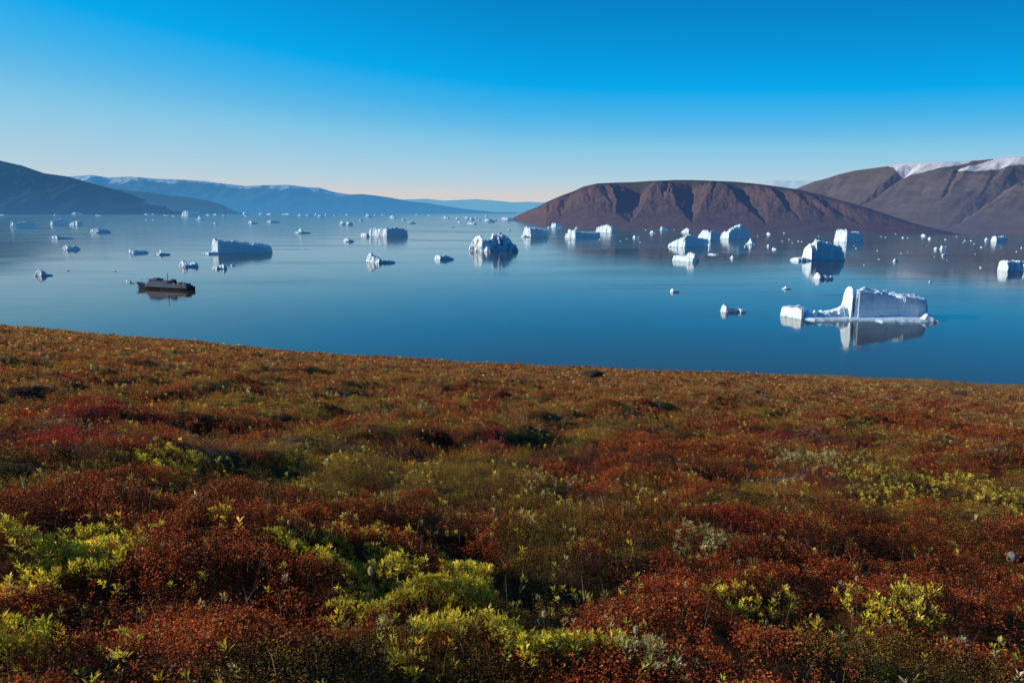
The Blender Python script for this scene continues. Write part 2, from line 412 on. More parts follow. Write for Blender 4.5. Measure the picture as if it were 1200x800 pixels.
def lump(u0, u1, prof, w0=0.0, w1=None, lit=.25, steep=3.5, back=.5):
    """one block of a berg in photo-pixel units: from u0 to u1 along the picture, w0..w1 away from the viewer,
    prof = [(u, height)] top line; 'lit' = share of its width that turns its face toward the sun"""
    w = u1 - u0
    if w1 is None: w1 = w0 + .55 * w
    f = w * lit
    wd = w1 - w0
    fd = min(1.5 * f + .15 * wd, max(wd * .8, 1.2 * f)); w1 = max(w1, w0 + fd * 1.25)
    poly = [(u0 + f, w0), (u1 - .05 * w, w0 + .04 * wd), (u1, w0 + .5 * wd), (u1 - .15 * w, w1), (u0 + .2 * w, w1), (u0, w0 + fd)]
    return (poly, prof, steep)

def make_berg(name, px0, px1, ybase, lumps, seed, m, res=None, jag=1.0, rough=1.0):
    xc = (px0 + px1) / 2
    X0, Y0, T0 = on_water(xc, ybase)
    s = T0 / F                                     # metres per photo pixel at that distance
    W = px1 - px0
    tb = max(0.0, X0 / Y0) * .95
    lumps = [([(q[0] + tb * q[1], q[1]) for q in l[0]], l[1], l[2]) for l in lumps]
    dmax = max(max(q[1] for q in l[0]) for l in lumps)
    dmin = min(min(q[1] for q in l[0]) for l in lumps)
    ext = tb * dmax
    n = res or int(np.clip((W + ext) * 2.6, 26, 260)); step = (W + 4 + ext) / n
    nd = max(14, int((dmax - dmin + 4) / step))
    u = np.linspace(-W / 2 - 2, W / 2 + 2 + ext, n); w = np.linspace(dmin - 2, dmax + 2, nd)
    U, Wd = np.meshgrid(u, w, indexing='ij')
    if W < 150: lumps = [(l[0], [(p[0], p[1] * .88) for p in l[1]], l[2]) for l in lumps]
    hmax = max(max(p[1] for p in l[1]) for l in lumps)
    k = 5.0 / max(hmax, 3)
    a = jag * min(1.4, .13 * hmax)
    Uw = U + 1.3 * a * fbm(U * k * .35, Wd * k * .35, seed, 3); Ww = Wd + .45 * a * fbm(U * k * .22 + 50, Wd * k * .3, seed + 1, 2)
    z = np.full(U.shape, -1.0)
    for poly, prof, steep in lumps:
        sd = poly_sd(Uw + px0 * 0, Ww, [(q[0] - xc, q[1]) for q in poly])
        pu = np.array([q[0] - xc for q in prof]); ph = np.array([q[1] for q in prof])
        o_ = np.argsort(pu)
        sd = sd + .20 * rough * fbm(U * .8, Wd * .8, seed + 31, 3) + .06 * hmax * rough * fbm(U * k * .8, Wd * k * .8, seed + 33, 2)
        top = np.interp(Uw - tb * Wd, pu[o_], ph[o_])
        top = top * (1 + .24 * rough * fbm(U * k * .6, Wd * k * .6, seed + 5, 4)) + .45 * rough * fbm(U * .9, Wd * .9, seed + 7, 3)
        wall = np.maximum(sd, 1e-3) * steep + .15; tp = np.maximum(top, .2)
        h = np.where(sd > 0, (tp ** -7.0 + wall ** -7.0) ** (-1 / 7.0), -1.0)          # eroded shoulders instead of sharp rims
        z = np.maximum(z, h)
    z = np.where(z > 0, z * (1 + .03 * rough * fbm(U * 1.7, Wd * 1.7, seed + 11, 3)), -1.0)
    inside = z > 0
    fk = (inside[:-1, :-1] | inside[1:, :-1] | inside[1:, 1:] | inside[:-1, 1:])
    X = (U + .5 * a * fbm(Wd * k * .6, z * k * .8, seed + 21, 3)) * s; Y = (Wd + .6 * a * fbm(U * k * .35, z * k * .7 + 9, seed + 22, 4)) * s; Z = np.where(z > 0, z * s, -1.5)
    verts = np.stack([X, Y, Z], -1).reshape(-1, 3)
    fi = grid_faces(n, nd, fk)
    used = np.unique(fi); remap = np.zeros(len(verts), np.int64); remap[used] = np.arange(len(used))
    o = raw_mesh(name, verts[used], remap[fi], 4, m, smooth=False)
    o.location = (X0, Y0, 0)
    o.rotation_euler = (0, 0, -math.atan2(X0, Y0) if X0 < 0 else 0.0)
    return o

def auto_lumps(kind, x0, x1, h, r):
    w = x1 - x0
    def skirt(f=.3, k=.2): return lump(x0 - .04 * w, x1 + .03 * w, [(x0, h * k), (x1, h * k * .8)], w0=-.03 * w, w1=.35 * w, lit=f, steep=1.6)
    j = lambda a: a * r.uniform(.75, 1.2)
    if kind == 'slab':
        c = x0 + w * r.uniform(.35, .6)
        return [lump(x0, c + .1 * w, [(x0, j(h * .7)), (x0 + w * .15, h), (c, j(h * .8))], lit=r.uniform(.6, .9), steep=6), lump(c - .05 * w, x1, [(c, j(h * .8)), (x1 - .2 * w, j(h * .7)), (x1, j(h * .45))], w0=.08 * w, lit=.08, steep=4), skirt()]
    if kind == 'wedge':
        return [lump(x0, x0 + .42 * w, [(x0, h * .6), (x0 + w * .2, h), (x0 + w * .42, h * .7)], lit=.8, steep=5), lump(x0 + .3 * w, x1, [(x0, h * .7), (x1 - .3 * w, j(h * .35)), (x1, h * .2)], w0=.05 * w, lit=.1)]
    if kind == 'rwedge':
        return [lump(x0, x1, [(x0, h * .3), (x1 - w * .25, h), (x1, h * .8)], lit=r.uniform(.6, .8), steep=2)]
    if kind == 'peak':
        c = x0 + w * r.uniform(.3, .5)
        return [lump(x0 + .1 * w, x1 - .1 * w, [(x0, h * .3), (c, h), (c + .15 * w, j(h * .5)), (x1, h * .15)], lit=.6, steep=3.5), skirt(.4)]
    if kind == 'dome':
        a, b = r.uniform(.2, .4), r.uniform(.55, .8)
        return [lump(x0, x1, [(x0, h * .35), (x0 + w * a, h), (x0 + w * (a + b) / 2, j(h * .6)), (x0 + w * b, j(h * .7)), (x1, h * .15)], lit=r.uniform(.35, .55), steep=2.4), skirt(.3)]
    if kind == 'floe':
        c = x0 + w * r.uniform(.3, .7)
        return [lump(x0, x1, [(x0, h * .7), (c, h), (c + .1 * w, h * .6), (x1, h * .4)], lit=.7, steep=3)]
    if kind == 'double':
        c = x0 + w * .5
        return [lump(x0, x0 + w * .5, [(x0, h * .6), (x0 + w * .25, h), (c, h * .5)], lit=.7),
                lump(x0 + w * .5, x1, [(c, h * .4), (x1 - .2 * w, h * .7), (x1, h * .4)], w0=.1 * w, lit=.6),
                lump(x0 + .05 * w, x1 - .05 * w, [(x0, h * .25), (x1, h * .25)], w0=-.02 * w, w1=.3 * w, lit=.3)]
    if kind == 'spike':
        c = x0 + w * .38
        return [lump(x0, x1, [(x0, h * .3), (x1, h * .22)], lit=.3),
                lump(c - w * .16, c + w * .16, [(c - w * .16, h * .5), (c, h), (c + w * .16, h * .4)], lit=.7, steep=5)]
    raise ValueError(kind)

BSEED = [100]
def berg(name, x0, x1, yb, h_or_lumps, label, kind=None, cat='iceberg', group=None, m=None, **kw):
    BSEED[0] += 13
    r = random.Random(BSEED[0])
    D = on_water((x0 + x1) / 2, yb)[1]
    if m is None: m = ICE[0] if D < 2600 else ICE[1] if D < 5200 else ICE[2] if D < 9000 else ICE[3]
    lumps = auto_lumps(kind, x0, x1, h_or_lumps, r) if kind else h_or_lumps
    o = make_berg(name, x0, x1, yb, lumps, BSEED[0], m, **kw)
    return tag(o, label, cat, group)

G = 'icebergs drifting in the fjord'
GS = 'small pieces of ice on the fjord'
# --- the big one off the near shore
berg('iceberg', 909, 1104, 379, [
    lump(909, 941, [(909, 11.5), (930, 12.4), (941, 11.5)], w0=34, w1=80, lit=.85, steep=9),
    lump(938, 958, [(938, 7), (944, 10.5), (949, 6.5), (953, 10), (958, 6)], w0=34, w1=56, lit=.6, steep=3),
    lump(952, 974, [(954, 6), (960, 10), (965, 6), (970, 9), (974, 6)], w0=36, w1=58, lit=.6, steep=3),
    lump(970, 992, [(970, 7), (978, 6), (984, 8.5), (992, 7)], w0=38, w1=60, lit=.5, steep=3),
    lump(952, 994, [(952, 3), (968, 7), (980, 11), (988, 17), (994, 20)], w0=40, w1=66, lit=.5, steep=2.2),
    lump(918, 1036, [(918, 2.0), (960, 2.6), (990, 2.4), (1036, 1.6)], w0=18, w1=62, lit=.3, steep=.5),
    lump(983, 1001, [(984, 14), (987, 29), (990, 37), (996, 36), (1001, 28)], w0=38, w1=66, lit=.8, steep=12),
    lump(992, 1010, [(994, 16), (999, 22), (1002, 34), (1009, 35.5)], w0=36, w1=64, lit=.75, steep=10),
    lump(998, 1093, [(1000, 35), (1012, 34), (1022, 32), (1040, 28.5), (1058, 26.5), (1072, 25), (1080, 24), (1087, 21), (1093, 14)], w0=38, w1=86, lit=.03, steep=14),
    lump(1072, 1090, [(1072, 25.5), (1080, 23.5), (1090, 20)], w0=52, w1=80, lit=.3, steep=5),
    lump(1016, 1098, [(1016, 1.6), (1060, 3.0), (1092, 2.6), (1098, 1.5)], w0=4, w1=60, lit=.2, steep=.45),
    lump(1076, 1104, [(1076, 6), (1088, 8.5), (1096, 5), (1104, 1.5)], w0=10, w1=44, lit=.25, steep=.9),
], 'largest iceberg, near the shore, with a tall twin tower and a flat white shelf', group=G, res=400, rough=.8)
berg('iceberg', 843, 875, 366, [
    lump(843, 855, [(843, 6), (848, 10), (855, 6)], w0=0, w1=9, lit=.6, steep=4),
    lump(850, 866, [(850, 4), (866, 4.5)], w0=2, w1=10, lit=.1),
    lump(861, 875, [(861, 5), (868, 4), (875, 2)], w0=-1, w1=8, lit=.5, steep=3)],
    'small ragged berg between the shore and the big twin-towered iceberg', group=G)
berg('iceberg', 925, 990, 306, [
    lump(925, 946, [(925, 2), (934, 4.5), (946, 4)], w0=-1, w1=12, lit=.5, steep=2),
    lump(939, 952, [(939, 9), (943, 18), (948, 23), (952, 25)], w0=0, w1=20, lit=.9, steep=7),
    lump(946, 959, [(946, 20), (952, 24), (957, 30), (959, 28)], w0=3, w1=22, lit=.7, steep=9),
    lump(950, 989, [(950, 27), (957, 25), (968, 23), (978, 20.5), (989, 16)], w0=4, w1=26, lit=.05, steep=9),
    lump(983, 991, [(983, 9), (991, 12)], w0=2, w1=14, lit=.5, steep=6)],
    'tall crescent-faced iceberg with a low white tongue at its foot', group=G)
berg('iceberg', 977, 1013, 284, [
    lump(977, 995, [(977, 14), (983, 16.5), (995, 14)], w0=0, w1=16, lit=.85, steep=9),
    lump(991, 1013, [(991, 11), (1003, 14), (1013, 9)], w0=2, w1=16, lit=.05, steep=6)],
    'blocky white and blue iceberg just behind the crescent-faced one', group=G)
berg('iceberg', 953, 976, 327.5, [
    lump(953, 963, [(953, 4), (957, 9), (963, 4)], w0=0, w1=7, lit=.7, steep=4),
    lump(960, 977, [(960, 3), (966, 5.5), (970, 3), (977, 5)], w0=0, w1=8, lit=.4, steep=4)],
    'little jagged ice piece floating in front of the crescent-faced iceberg', group=G)
berg('iceberg', 845, 881, 280, [
    lump(844, 856, [(844, 7), (849, 10), (856, 8)], w0=0, w1=12, lit=.8, steep=5),
    lump(850, 880, [(850, 9), (858, 14), (866, 18.5), (872, 14.5), (880, 4)], w0=2, w1=20, lit=.12, steep=6)],
    'pointed tent-shaped iceberg with a lit upper edge below the brown hill', group=G)
berg('iceberg', 817, 843, 282, [
    lump(817, 834, [(817, 5), (824, 13), (829, 12.5), (834, 10)], w0=0, w1=14, lit=.9, steep=7),
    lump(831, 843, [(831, 13), (837, 12), (843, 6)], w0=2, w1=14, lit=.05, steep=6)],
    'narrow white-peaked iceberg behind the low spreading one', group=G)
berg('iceberg', 782, 832, 290, [
    lump(782, 806, [(782, 3), (792, 8), (800, 12), (806, 16)], w0=0, w1=18, lit=.85, steep=4),
    lump(798, 831, [(798, 9), (806, 17), (812, 13), (822, 11), (831, 10)], w0=2, w1=22, lit=.1, steep=5),
    lump(827, 832, [(827, 8), (832, 7)], w0=0, w1=8, lit=.8, steep=6)],
    'low spreading iceberg rising to a white ramp on its sunny side', group=G)
berg('iceberg', 787, 820, 307, [
    lump(787, 820, [(787, 6), (796, 7), (808, 6.5), (820, 3)], w0=0, w1=12, lit=.75, steep=4),
    lump(803, 817, [(803, 6), (807, 12), (812, 11.5), (817, 5)], w0=1, w1=12, lit=.7, steep=5)],
    'low white slab of ice with one hump, in front of the spreading iceberg', group=G)
berg('iceberg', 874, 886, 286.5, 7.5, 'small white berg at the foot of the tent-shaped iceberg', 'peak', group=G)
berg('iceberg', 798, 809, 273, 7, 'small bright berg close behind the ramp of the spreading iceberg', 'rwedge', group=G)
berg('iceberg', 698, 720, 273, [
    lump(698, 720, [(698, 6), (704, 8), (712, 10), (718, 8), (720, 5)], w0=0, w1=14, lit=.85, steep=6),
    lump(717, 723, [(717, 4), (723, 3)], w0=1, w1=6, lit=.1)],
    'compact white iceberg against the foot of the brown hill', group=G)
berg('iceberg', 661, 704, 279, [
    lump(661, 676, [(661, 5), (665.5, 6), (666, 10.5), (676, 9.5)], w0=0, w1=14, lit=.9, steep=9),
    lump(673, 704, [(673, 8), (690, 7.2), (704, 7.4)], w0=2, w1=18, lit=.03, steep=7)],
    'long flat-topped iceberg with a stepped white end', group=G)
berg('iceberg', 610, 644, 278, [
    lump(610, 616, [(610, 2), (616, 3)], w0=0, w1=6, lit=.7),
    lump(612, 623, [(612, 10), (617, 13), (623, 12.5)], w0=0, w1=14, lit=.9, steep=10),
    lump(620, 643, [(620, 12), (628, 11.5), (636, 10), (643, 8)], w0=2, w1=16, lit=.02, steep=8)],
    'cube-like iceberg with one bright white side near the tip of the brown hill', group=G)
berg('iceberg', 645, 659, 267.5, 7, 'small blue berg beyond the long flat-topped iceberg', 'slab', group=G)
berg('iceberg', 549, 606, 295, [
    lump(549, 569, [(549, 12), (554, 17), (561, 22.5), (566, 20), (569, 16)], w0=2, w1=22, lit=.75, steep=4),
    lump(562, 605, [(562, 12), (574, 15), (578, 21.5), (586, 21), (594, 17), (600, 13), (606, 9)], w0=3, w1=28, lit=.12, steep=4),
    lump(563, 579, [(563, 4), (570, 6.5), (579, 4)], w0=-4, w1=6, lit=.5, steep=3),
    lump(598, 607, [(598, 8), (607, 9)], w0=4, w1=14, lit=.1)],
    'rugged double-humped iceberg streaked with dirt in mid fjord', group=G, m=ICE_DIRTY, rough=1.8)
berg('iceberg', 421, 479, 277.5, [
    lump(421, 433, [(421, 3), (426, 5), (433, 3.5)], w0=3, w1=12, lit=.7),
    lump(431, 455, [(431, 9), (440, 10.5), (452, 10)], w0=0, w1=20, lit=.93, steep=9),
    lump(452, 478, [(452, 10), (460, 11.5), (470, 11), (478, 7)], w0=1, w1=18, lit=.03, steep=8),
    lump(446, 459, [(446, 13), (459, 13.5)], w0=14, w1=24, lit=.1)],
    'boxy iceberg half white and half blue, small white block beside it', group=G)
berg('iceberg', 428, 462, 308.5, [
    lump(428, 448, [(428, 3), (431, 9), (434, 13), (438, 9), (442, 7), (448, 3)], w0=0, w1=13, lit=.8, steep=4),
    lump(445, 463, [(445, 2.5), (455, 3.5), (463, 1.5)], w0=3, w1=9, lit=.05, steep=3)],
    'jagged white ice pyramid trailing a low dark slab', group=G, rough=1.8)
berg('iceberg', 237, 318, 297.5, [
    lump(237, 256, [(237, 1.0), (246, 2.6), (256, 3)], w0=1, w1=8, lit=.5, steep=3),
    lump(249, 259, [(249, 7), (252, 16), (254, 20), (257, 18)], w0=0, w1=24, lit=.8, steep=14),
    lump(255, 318, [(255, 17.5), (262, 16.5), (280, 15), (290, 12.5), (300, 10), (318, 7.5)], w0=2, w1=38, lit=.02, steep=8),
    lump(284, 318, [(284, 11), (300, 12.2), (311, 10), (318, 8)], w0=4, w1=40, lit=.05, steep=5)],
    'large wedge-shaped iceberg behind the ship with a thin bright fin at its high end', group=G)
berg('iceberg', 249, 266, 315.5, [
    lump(249, 258, [(249, 3), (254, 4), (258, 2)], w0=0, w1=6, lit=.6),
    lump(256, 266, [(256, 3.5), (262, 6.5), (266, 2.5)], w0=1, w1=7, lit=.6)],
    'pair of joined white lumps floating just before the wedge-shaped iceberg', group=G)
berg('iceberg', 210, 232, 313, 9, 'blocky blue piece of ice between the ship and the wedge-shaped iceberg', 'double', group=G)
berg('iceberg', 182, 199, 299, 8, 'low dark ice piece with a lit spike, second from the wedge-shaped iceberg', 'spike', group=G)
berg('iceberg', 151, 173, 297, 5.5, 'flat white slab of ice beyond the ship, bright along its side', 'slab', group=G)
berg('iceberg', 73, 93, 293, 7, 'smooth dark blue whaleback of ice off the shaded mountain', 'dome', group=G)
berg('iceberg', 60, 85, 280, 5, 'long low bluish slab of ice above the whaleback', 'wedge', group=G)
berg('iceberg', 107, 129, 273, 6, 'shallow slab of ice with a lit tip before the shaded spur', 'slab', group=G)
berg('iceberg', 42, 60, 323.5, [
    lump(42, 55, [(42, 3), (47, 9.5), (55, 3)], w0=0, w1=9, lit=.6, steep=4),
    lump(51, 61, [(51, 2.5), (61, 1.2)], w0=1, w1=6, lit=.1)],
    'white pyramid of ice nearest the inflatable boat', group=G)
berg('iceberg', 14, 41, 267, [
    lump(14, 22, [(14, 3), (16, 9), (19, 5), (22, 4)], w0=0, w1=9, lit=.7, steep=6),
    lump(19, 41, [(19, 6), (30, 8), (36, 7), (41, 4)], w0=1, w1=14, lit=.05, steep=4)],
    'pale blue iceberg with a thin lit horn below the dark mountain', group=G)
berg('iceberg', 60, 81, 264, [
    lump(60, 64, [(60, 5), (64, 7)], w0=0, w1=8, lit=.8, steep=6),
    lump(62, 81, [(62, 7), (72, 8), (81, 5)], w0=1, w1=12, lit=.03)],
    'blue-sided berg, shadier of the two lying close below the dark mountain', group=G)
berg('iceberg', 81, 97, 264.5, [
    lump(81, 97, [(81, 2.5), (88, 5.5), (97, 7.5)], w0=0, w1=12, lit=.6, steep=3)],
    'tilted white berg, brighter of the two lying close below the dark mountain', group=G)
berg('iceberg', 213, 237, 254, [
    lump(213, 224, [(213, 4), (217, 8), (224, 7)], w0=0, w1=10, lit=.7, steep=6),
    lump(220, 237, [(220, 7), (228, 6), (237, 4)], w0=1, w1=10, lit=.05)],
    'hazy rounded iceberg at the end of the shaded spur', group=G)
berg('iceberg', 509, 532, 304.5, [
    lump(509, 519, [(509, 4), (513, 6.5), (519, 4)], w0=0, w1=8, lit=.7),
    lump(515, 532, [(515, 4), (521, 6), (532, 1)], w0=1, w1=10, lit=.05, steep=3)],
    'low two-toned berg midway between the ice pyramid and the dirty iceberg', group=G)
berg('iceberg', 402, 415, 283.5, 5.5, 'small shaded berg just before the boxy half-white iceberg', 'dome', group=G)
berg('iceberg', 345, 364, 273.5, 6.5, 'low berg with a single bright knob far beyond the wedge-shaped iceberg', 'spike', group=G)
berg('iceberg', 1169, 1210, 318, [
    lump(1169, 1182, [(1169, 12), (1175, 13.5), (1182, 13)], w0=0, w1=14, lit=.9, steep=10),
    lump(1179, 1197, [(1179, 13), (1190, 12.5), (1197, 12)], w0=3, w1=20, lit=.02, steep=8),
    lump(1191, 1210, [(1191, 12), (1196, 13), (1202, 9), (1210, 8)], w0=0, w1=16, lit=.5, steep=4)],
    'bright square-ended iceberg cut off by the edge of the view', group=G)
berg('iceberg', 1161, 1181, 283.5, [
    lump(1161, 1169, [(1161, 6), (1165, 7.5), (1169, 6.5)], w0=0, w1=9, lit=.9, steep=8),
    lump(1167, 1181, [(1167, 6), (1175, 7.5), (1181, 5.5)], w0=1, w1=10, lit=.05, steep=6)],
    'small block of ice, half white, under the brown mountain', group=G)
berg('iceberg', 1153, 1161, 282, 5, 'round white knob of ice beside the half-white block under the brown mountain', 'dome', group=G)
berg('iceberg', 1094, 1100, 292.5, 5, 'small white lump, first of a close pair under the brown mountain', 'dome', group=G)
berg('iceberg', 1101, 1110, 292, 5, 'small two-pointed lump, second of a close pair under the brown mountain', 'double', group=G)
berg('ice_floe', 1103, 1109, 300, 4, 'small white lump just below the close pair under the brown mountain', 'dome', cat='ice floe', group=GS)
berg('ice_floe', 1046, 1053, 306.5, 5.5, 'lone white knob of ice in the dark reflection of the mountain', 'dome', cat='ice floe', group=GS)
berg('ice_floe', 785, 796, 342.5, 5, 'white scrap of ice alone on open water, below the humped slab', 'double', cat='ice floe', group=GS)
berg('ice_floe', 916, 927, 339, 5, 'small white scrap just above the flat shelf of the largest iceberg', 'spike', cat='ice floe', group=GS)
berg('ice_floe', 147, 154, 331.5, 3.6, 'little white growler right off the bow of the ship', 'floe', cat='ice floe', group=GS)
berg('ice_floe', 269, 275, 312, 2.4, 'tiny white bit beside the pair of joined lumps', 'peak', cat='ice floe', group=GS)
berg('ice_floe', 397, 406, 263.5, 6, 'upright white piece, first of two together far out on the fjord', 'peak', cat='ice floe', group=GS)
berg('ice_floe', 405, 414, 264, 6, 'upright piece with a dark side, second of two together far out on the fjord', 'slab', cat='ice floe', group=GS)
berg('ice_floe', 291, 303, 262.5, 5, 'small berg, white one end and dark the other, far out beyond the wedge-shaped iceberg', 'wedge', cat='ice floe', group=GS)
berg('ice_floe', 313, 328, 261, 4, 'flat bluish floe beside the small white and dark berg', 'slab', cat='ice floe', group=GS)
berg('ice_floe', 249, 256, 263, 3.6, 'faint upright scrap above the wedge-shaped iceberg', 'peak', cat='ice floe', group=GS)
berg('ice_floe', 427, 436, 254.5, 5.5, 'bright little berg above the boxy half-white iceberg', 'peak', cat='ice floe', group=GS)
berg('ice_floe', 456, 464, 256, 4, 'pale scrap of ice above and beyond the boxy half-white iceberg', 'floe', cat='ice floe', group=GS)
berg('ice_floe', 478, 487, 262, 3.2, 'dull little slab past the blue end of the boxy iceberg', 'slab', cat='ice floe', group=GS)
berg('ice_floe', 528, 532, 266, 2.2, 'dark speck of ice alone on smooth water before the far row of bergs', 'dome', cat='ice floe', group=GS)
berg('ice_floe', 595, 599, 270, 2.4, 'dark speck of ice just above the dirty double-humped iceberg', 'dome', cat='ice floe', group=GS)
berg('ice_floe', 547, 559, 263, 3.0, 'white floe a little nearer than the far row of bergs', 'floe', cat='ice floe', group=GS)
berg('ice_floe', 567, 580, 260, 4.5, 'brightest block in the far row of bergs by the hill tip', 'slab', cat='ice floe', group=GS)
berg('ice_floe', 587, 602, 258.5, 4.5, 'white block touching the tip of the brown hill', 'slab', cat='ice floe', group=GS)
berg('ice_floe', 641, 646, 268, 3.2, 'white speck against the small blue berg near the brown hill', 'dome', cat='ice floe', group=GS)
berg('ice_floe', 673, 678, 269, 4.5, 'white knob just behind the stepped end of the long flat-topped iceberg', 'dome', cat='ice floe', group=GS)
berg('ice_floe', 761, 769, 273.5, 4.2, 'small white lump, nearer of two below the ravines', 'dome', cat='ice floe', group=GS)
berg('ice_floe', 773, 783, 270, 5.2, 'small white berg, farther and taller of two below the ravines', 'slab', cat='ice floe', group=GS)
berg('ice_floe', 741, 750, 279, 3.5, 'white double scrap in the reflection of the brown hill', 'double', cat='ice floe', group=GS)
berg('ice_floe', 855, 862, 303, 4.5, 'small white scrap between the humped slab and the crescent-faced iceberg', 'peak', cat='ice floe', group=GS)
berg('ice_floe', 829, 843, 299, 1.6, 'thin flat strip of ice beside the humped slab', 'floe', cat='ice floe', group=GS)
berg('ice_floe', 898, 904, 275, 3.2, 'white speck on the shore side of the tent-shaped iceberg', 'floe', cat='ice floe', group=GS)
berg('ice_floe', 904, 911, 292.5, 2.6, 'flat white speck short of the crescent-faced iceberg', 'floe', cat='ice floe', group=GS)
berg('ice_floe', 898, 903, 289, 3.4, 'upright white speck next to the flat speck short of the crescent-faced iceberg', 'peak', cat='ice floe', group=GS)
berg('ice_floe', 1079, 1086, 277, 3.2, 'bright floe at the mouth of the valley between hill and mountain', 'floe', cat='ice floe', group=GS)
berg('ice_floe', 1087, 1092, 280.3, 2.5, 'floe just nearer than the bright one at the valley mouth', 'floe', cat='ice floe', group=GS)
berg('ice_floe', 1088, 1092, 331, 3.2, 'lone white speck above the blue end of the largest iceberg', 'dome', cat='ice floe', group=GS)
berg('ice_floe', 84, 97, 251.8, 3.6, 'hazy blue berg on the far shore line under the dark mountain', 'dome', cat='ice floe', group=GS)
berg('ice_floe', 62, 68, 253.2, 3.2, 'pale speck close to the hazy blue berg under the dark mountain', 'dome', cat='ice floe', group=GS)
berg('ice_floe', 112, 120, 253.4, 2.2, 'bright flat floe at the foot of the dark mountain', 'floe', cat='ice floe', group=GS)
berg('ice_floe', 0, 7, 252.8, 2, 'flat floe at the foot of the dark mountain, at the very edge of the view', 'floe', cat='ice floe', group=GS)
berg('ice_floe', 230, 239, 258, 6, 'white peak just nearer than the rounded iceberg by the spur', 'peak', cat='ice floe', group=GS)
# the line of far bergs under the snowy range and by the tip of the brown hill
GF = 'row of far bergs along the foot of the hazy range'
for x0, x1, yb, h, k in [(241, 248, 252.8, 2.2, 'floe'), (249, 256, 252.3, 2, 'floe'), (260, 265, 253.2, 2, 'dome'), (267, 270, 252.2, 2, 'dome'),
        (284, 292, 251.9, 4.6, 'wedge'), (286, 290, 253.8, 1.6, 'floe'), (303, 312, 251.8, 2.6, 'slab'), (312, 320, 252, 2.4, 'floe'), (330, 343, 251.9, 2, 'floe'),
        (348, 356, 253.9, 4.2, 'peak'), (357, 367, 253.2, 2.6, 'slab'), (368, 372, 252.8, 4.5, 'peak'), (372, 379, 254.5, 4.4, 'dome'), (380, 384, 252.6, 3.2, 'dome'),
        (420, 426, 258.8, 2.6, 'dome'), (438, 442, 252.5, 1.6, 'dome'), (470, 476, 258.2, 2.6, 'dome'), (446, 452, 252.4, 1.4, 'floe'), (486, 492, 252.2, 1.2, 'floe'), (500, 506, 253.0, 1.2, 'floe'),
        (519, 527, 256, 3.2, 'floe'), (533, 539, 257.2, 4.2, 'peak'), (544, 550, 256.6, 4, 'dome'), (550, 556, 258, 3.4, 'slab'), (556, 560, 256, 3.6, 'peak'), (560, 564, 258.4, 2.4, 'dome'),
        (568, 573, 254.6, 2.4, 'dome'), (577, 583, 258.8, 3, 'dome'), (536, 541, 261.2, 2, 'floe'), (169, 175, 251.8, 1.6, 'floe'), (177, 183, 251.8, 1.4, 'floe'),
        (170, 174, 258.4, 2.6, 'peak'), (178, 183, 258.2, 2.2, 'peak'), (192, 198, 253, 1.6, 'floe'), (201, 206, 254, 1.6, 'floe'), (390, 395, 253.5, 1.8, 'dome'), (404, 409, 252.4, 1.6, 'floe')]:
    berg('ice_floe', x0, x1, yb, h, 'tiny white berg in the hazy row under the far range', k, cat='ice floe', group=GF)
GB = 'specks of brash ice along the brown shore'
rb = random.Random(5)
spots = [(757, 270), (786, 269), (790, 269.5), (866, 273), (873, 289), (917, 283), (925, 281), (936, 283), (929, 285), (940, 283.5), (960, 277), (1033, 277.5), (1038, 278.5), (1050, 274.5), (1058, 279), (1064, 279),
         (1108, 281), (1121, 277.5), (1129, 284), (1131, 282), (1138, 282.5), (1142, 286), (1150, 290), (1191, 295), (1197, 291), (1086, 288), (1056, 297), (1064, 296), (1143, 298), (1149, 314), (1095, 301), (1028, 294),
         (735, 280), (750, 284), (727, 283), (1003, 291), (1001, 288), (1013, 311), (919, 273.6), (990, 290), (703, 281), (888, 277), (1030, 304), (1110, 305), (806, 280)]
for (x, y) in spots:
    w = rb.uniform(1.8, 3.6)
    berg('ice_floe', x - w / 2, x + w / 2, y, rb.uniform(.8, 1.7), 'speck of brash ice scattered on the dark water along the brown shore', rb.choice(['dome', 'floe', 'peak']), cat='ice floe', group=GB, res=14)

# ------------------------------------------------------------------ ship and boats
def simple_mat(name, color, rough=.5, var=.15, scale=.6, spec=.4):
    m, nt, out = mat(name)
    geo = N(nt, 'TexCoord')
    a = noise_tex(nt, geo.outputs['Object'], scale, 5, .6)
    c = ramp(nt, a, [(.3, tuple(v * (1 - var) for v in color)), (.7, tuple(min(1, v * (1 + var)) for v in color))])
    b = N(nt, 'BsdfPrincipled'); L(nt, c, b.inputs['Base Color']); b.inputs['Roughness'].default_value = rough
    b.inputs['Specular IOR Level'].default_value = spec
    L(nt, b.outputs[0], out.inputs[0]); return m
M_NAVY = simple_mat('navy_hull_paint', (.006, .008, .022), .45, spec=.2)
M_CREAM = simple_mat('superstructure_paint', (.17, .21, .30), .5)
M_GREY = simple_mat('dark_deck', (.04, .05, .07), .7)
M_GLASS = simple_mat('ship_glass', (.012, .016, .02), .1)
M_WHITE = simple_mat('white_paint', (.75, .75, .74), .4)
M_ORANGE = simple_mat('lifeboat_orange', (.16, .05, .03), .5)
M_RED = simple_mat('boot_topping_red', (.03, .010, .012), .6)
M_BLACK = simple_mat('black_rubber', (.012, .012, .013), .6)

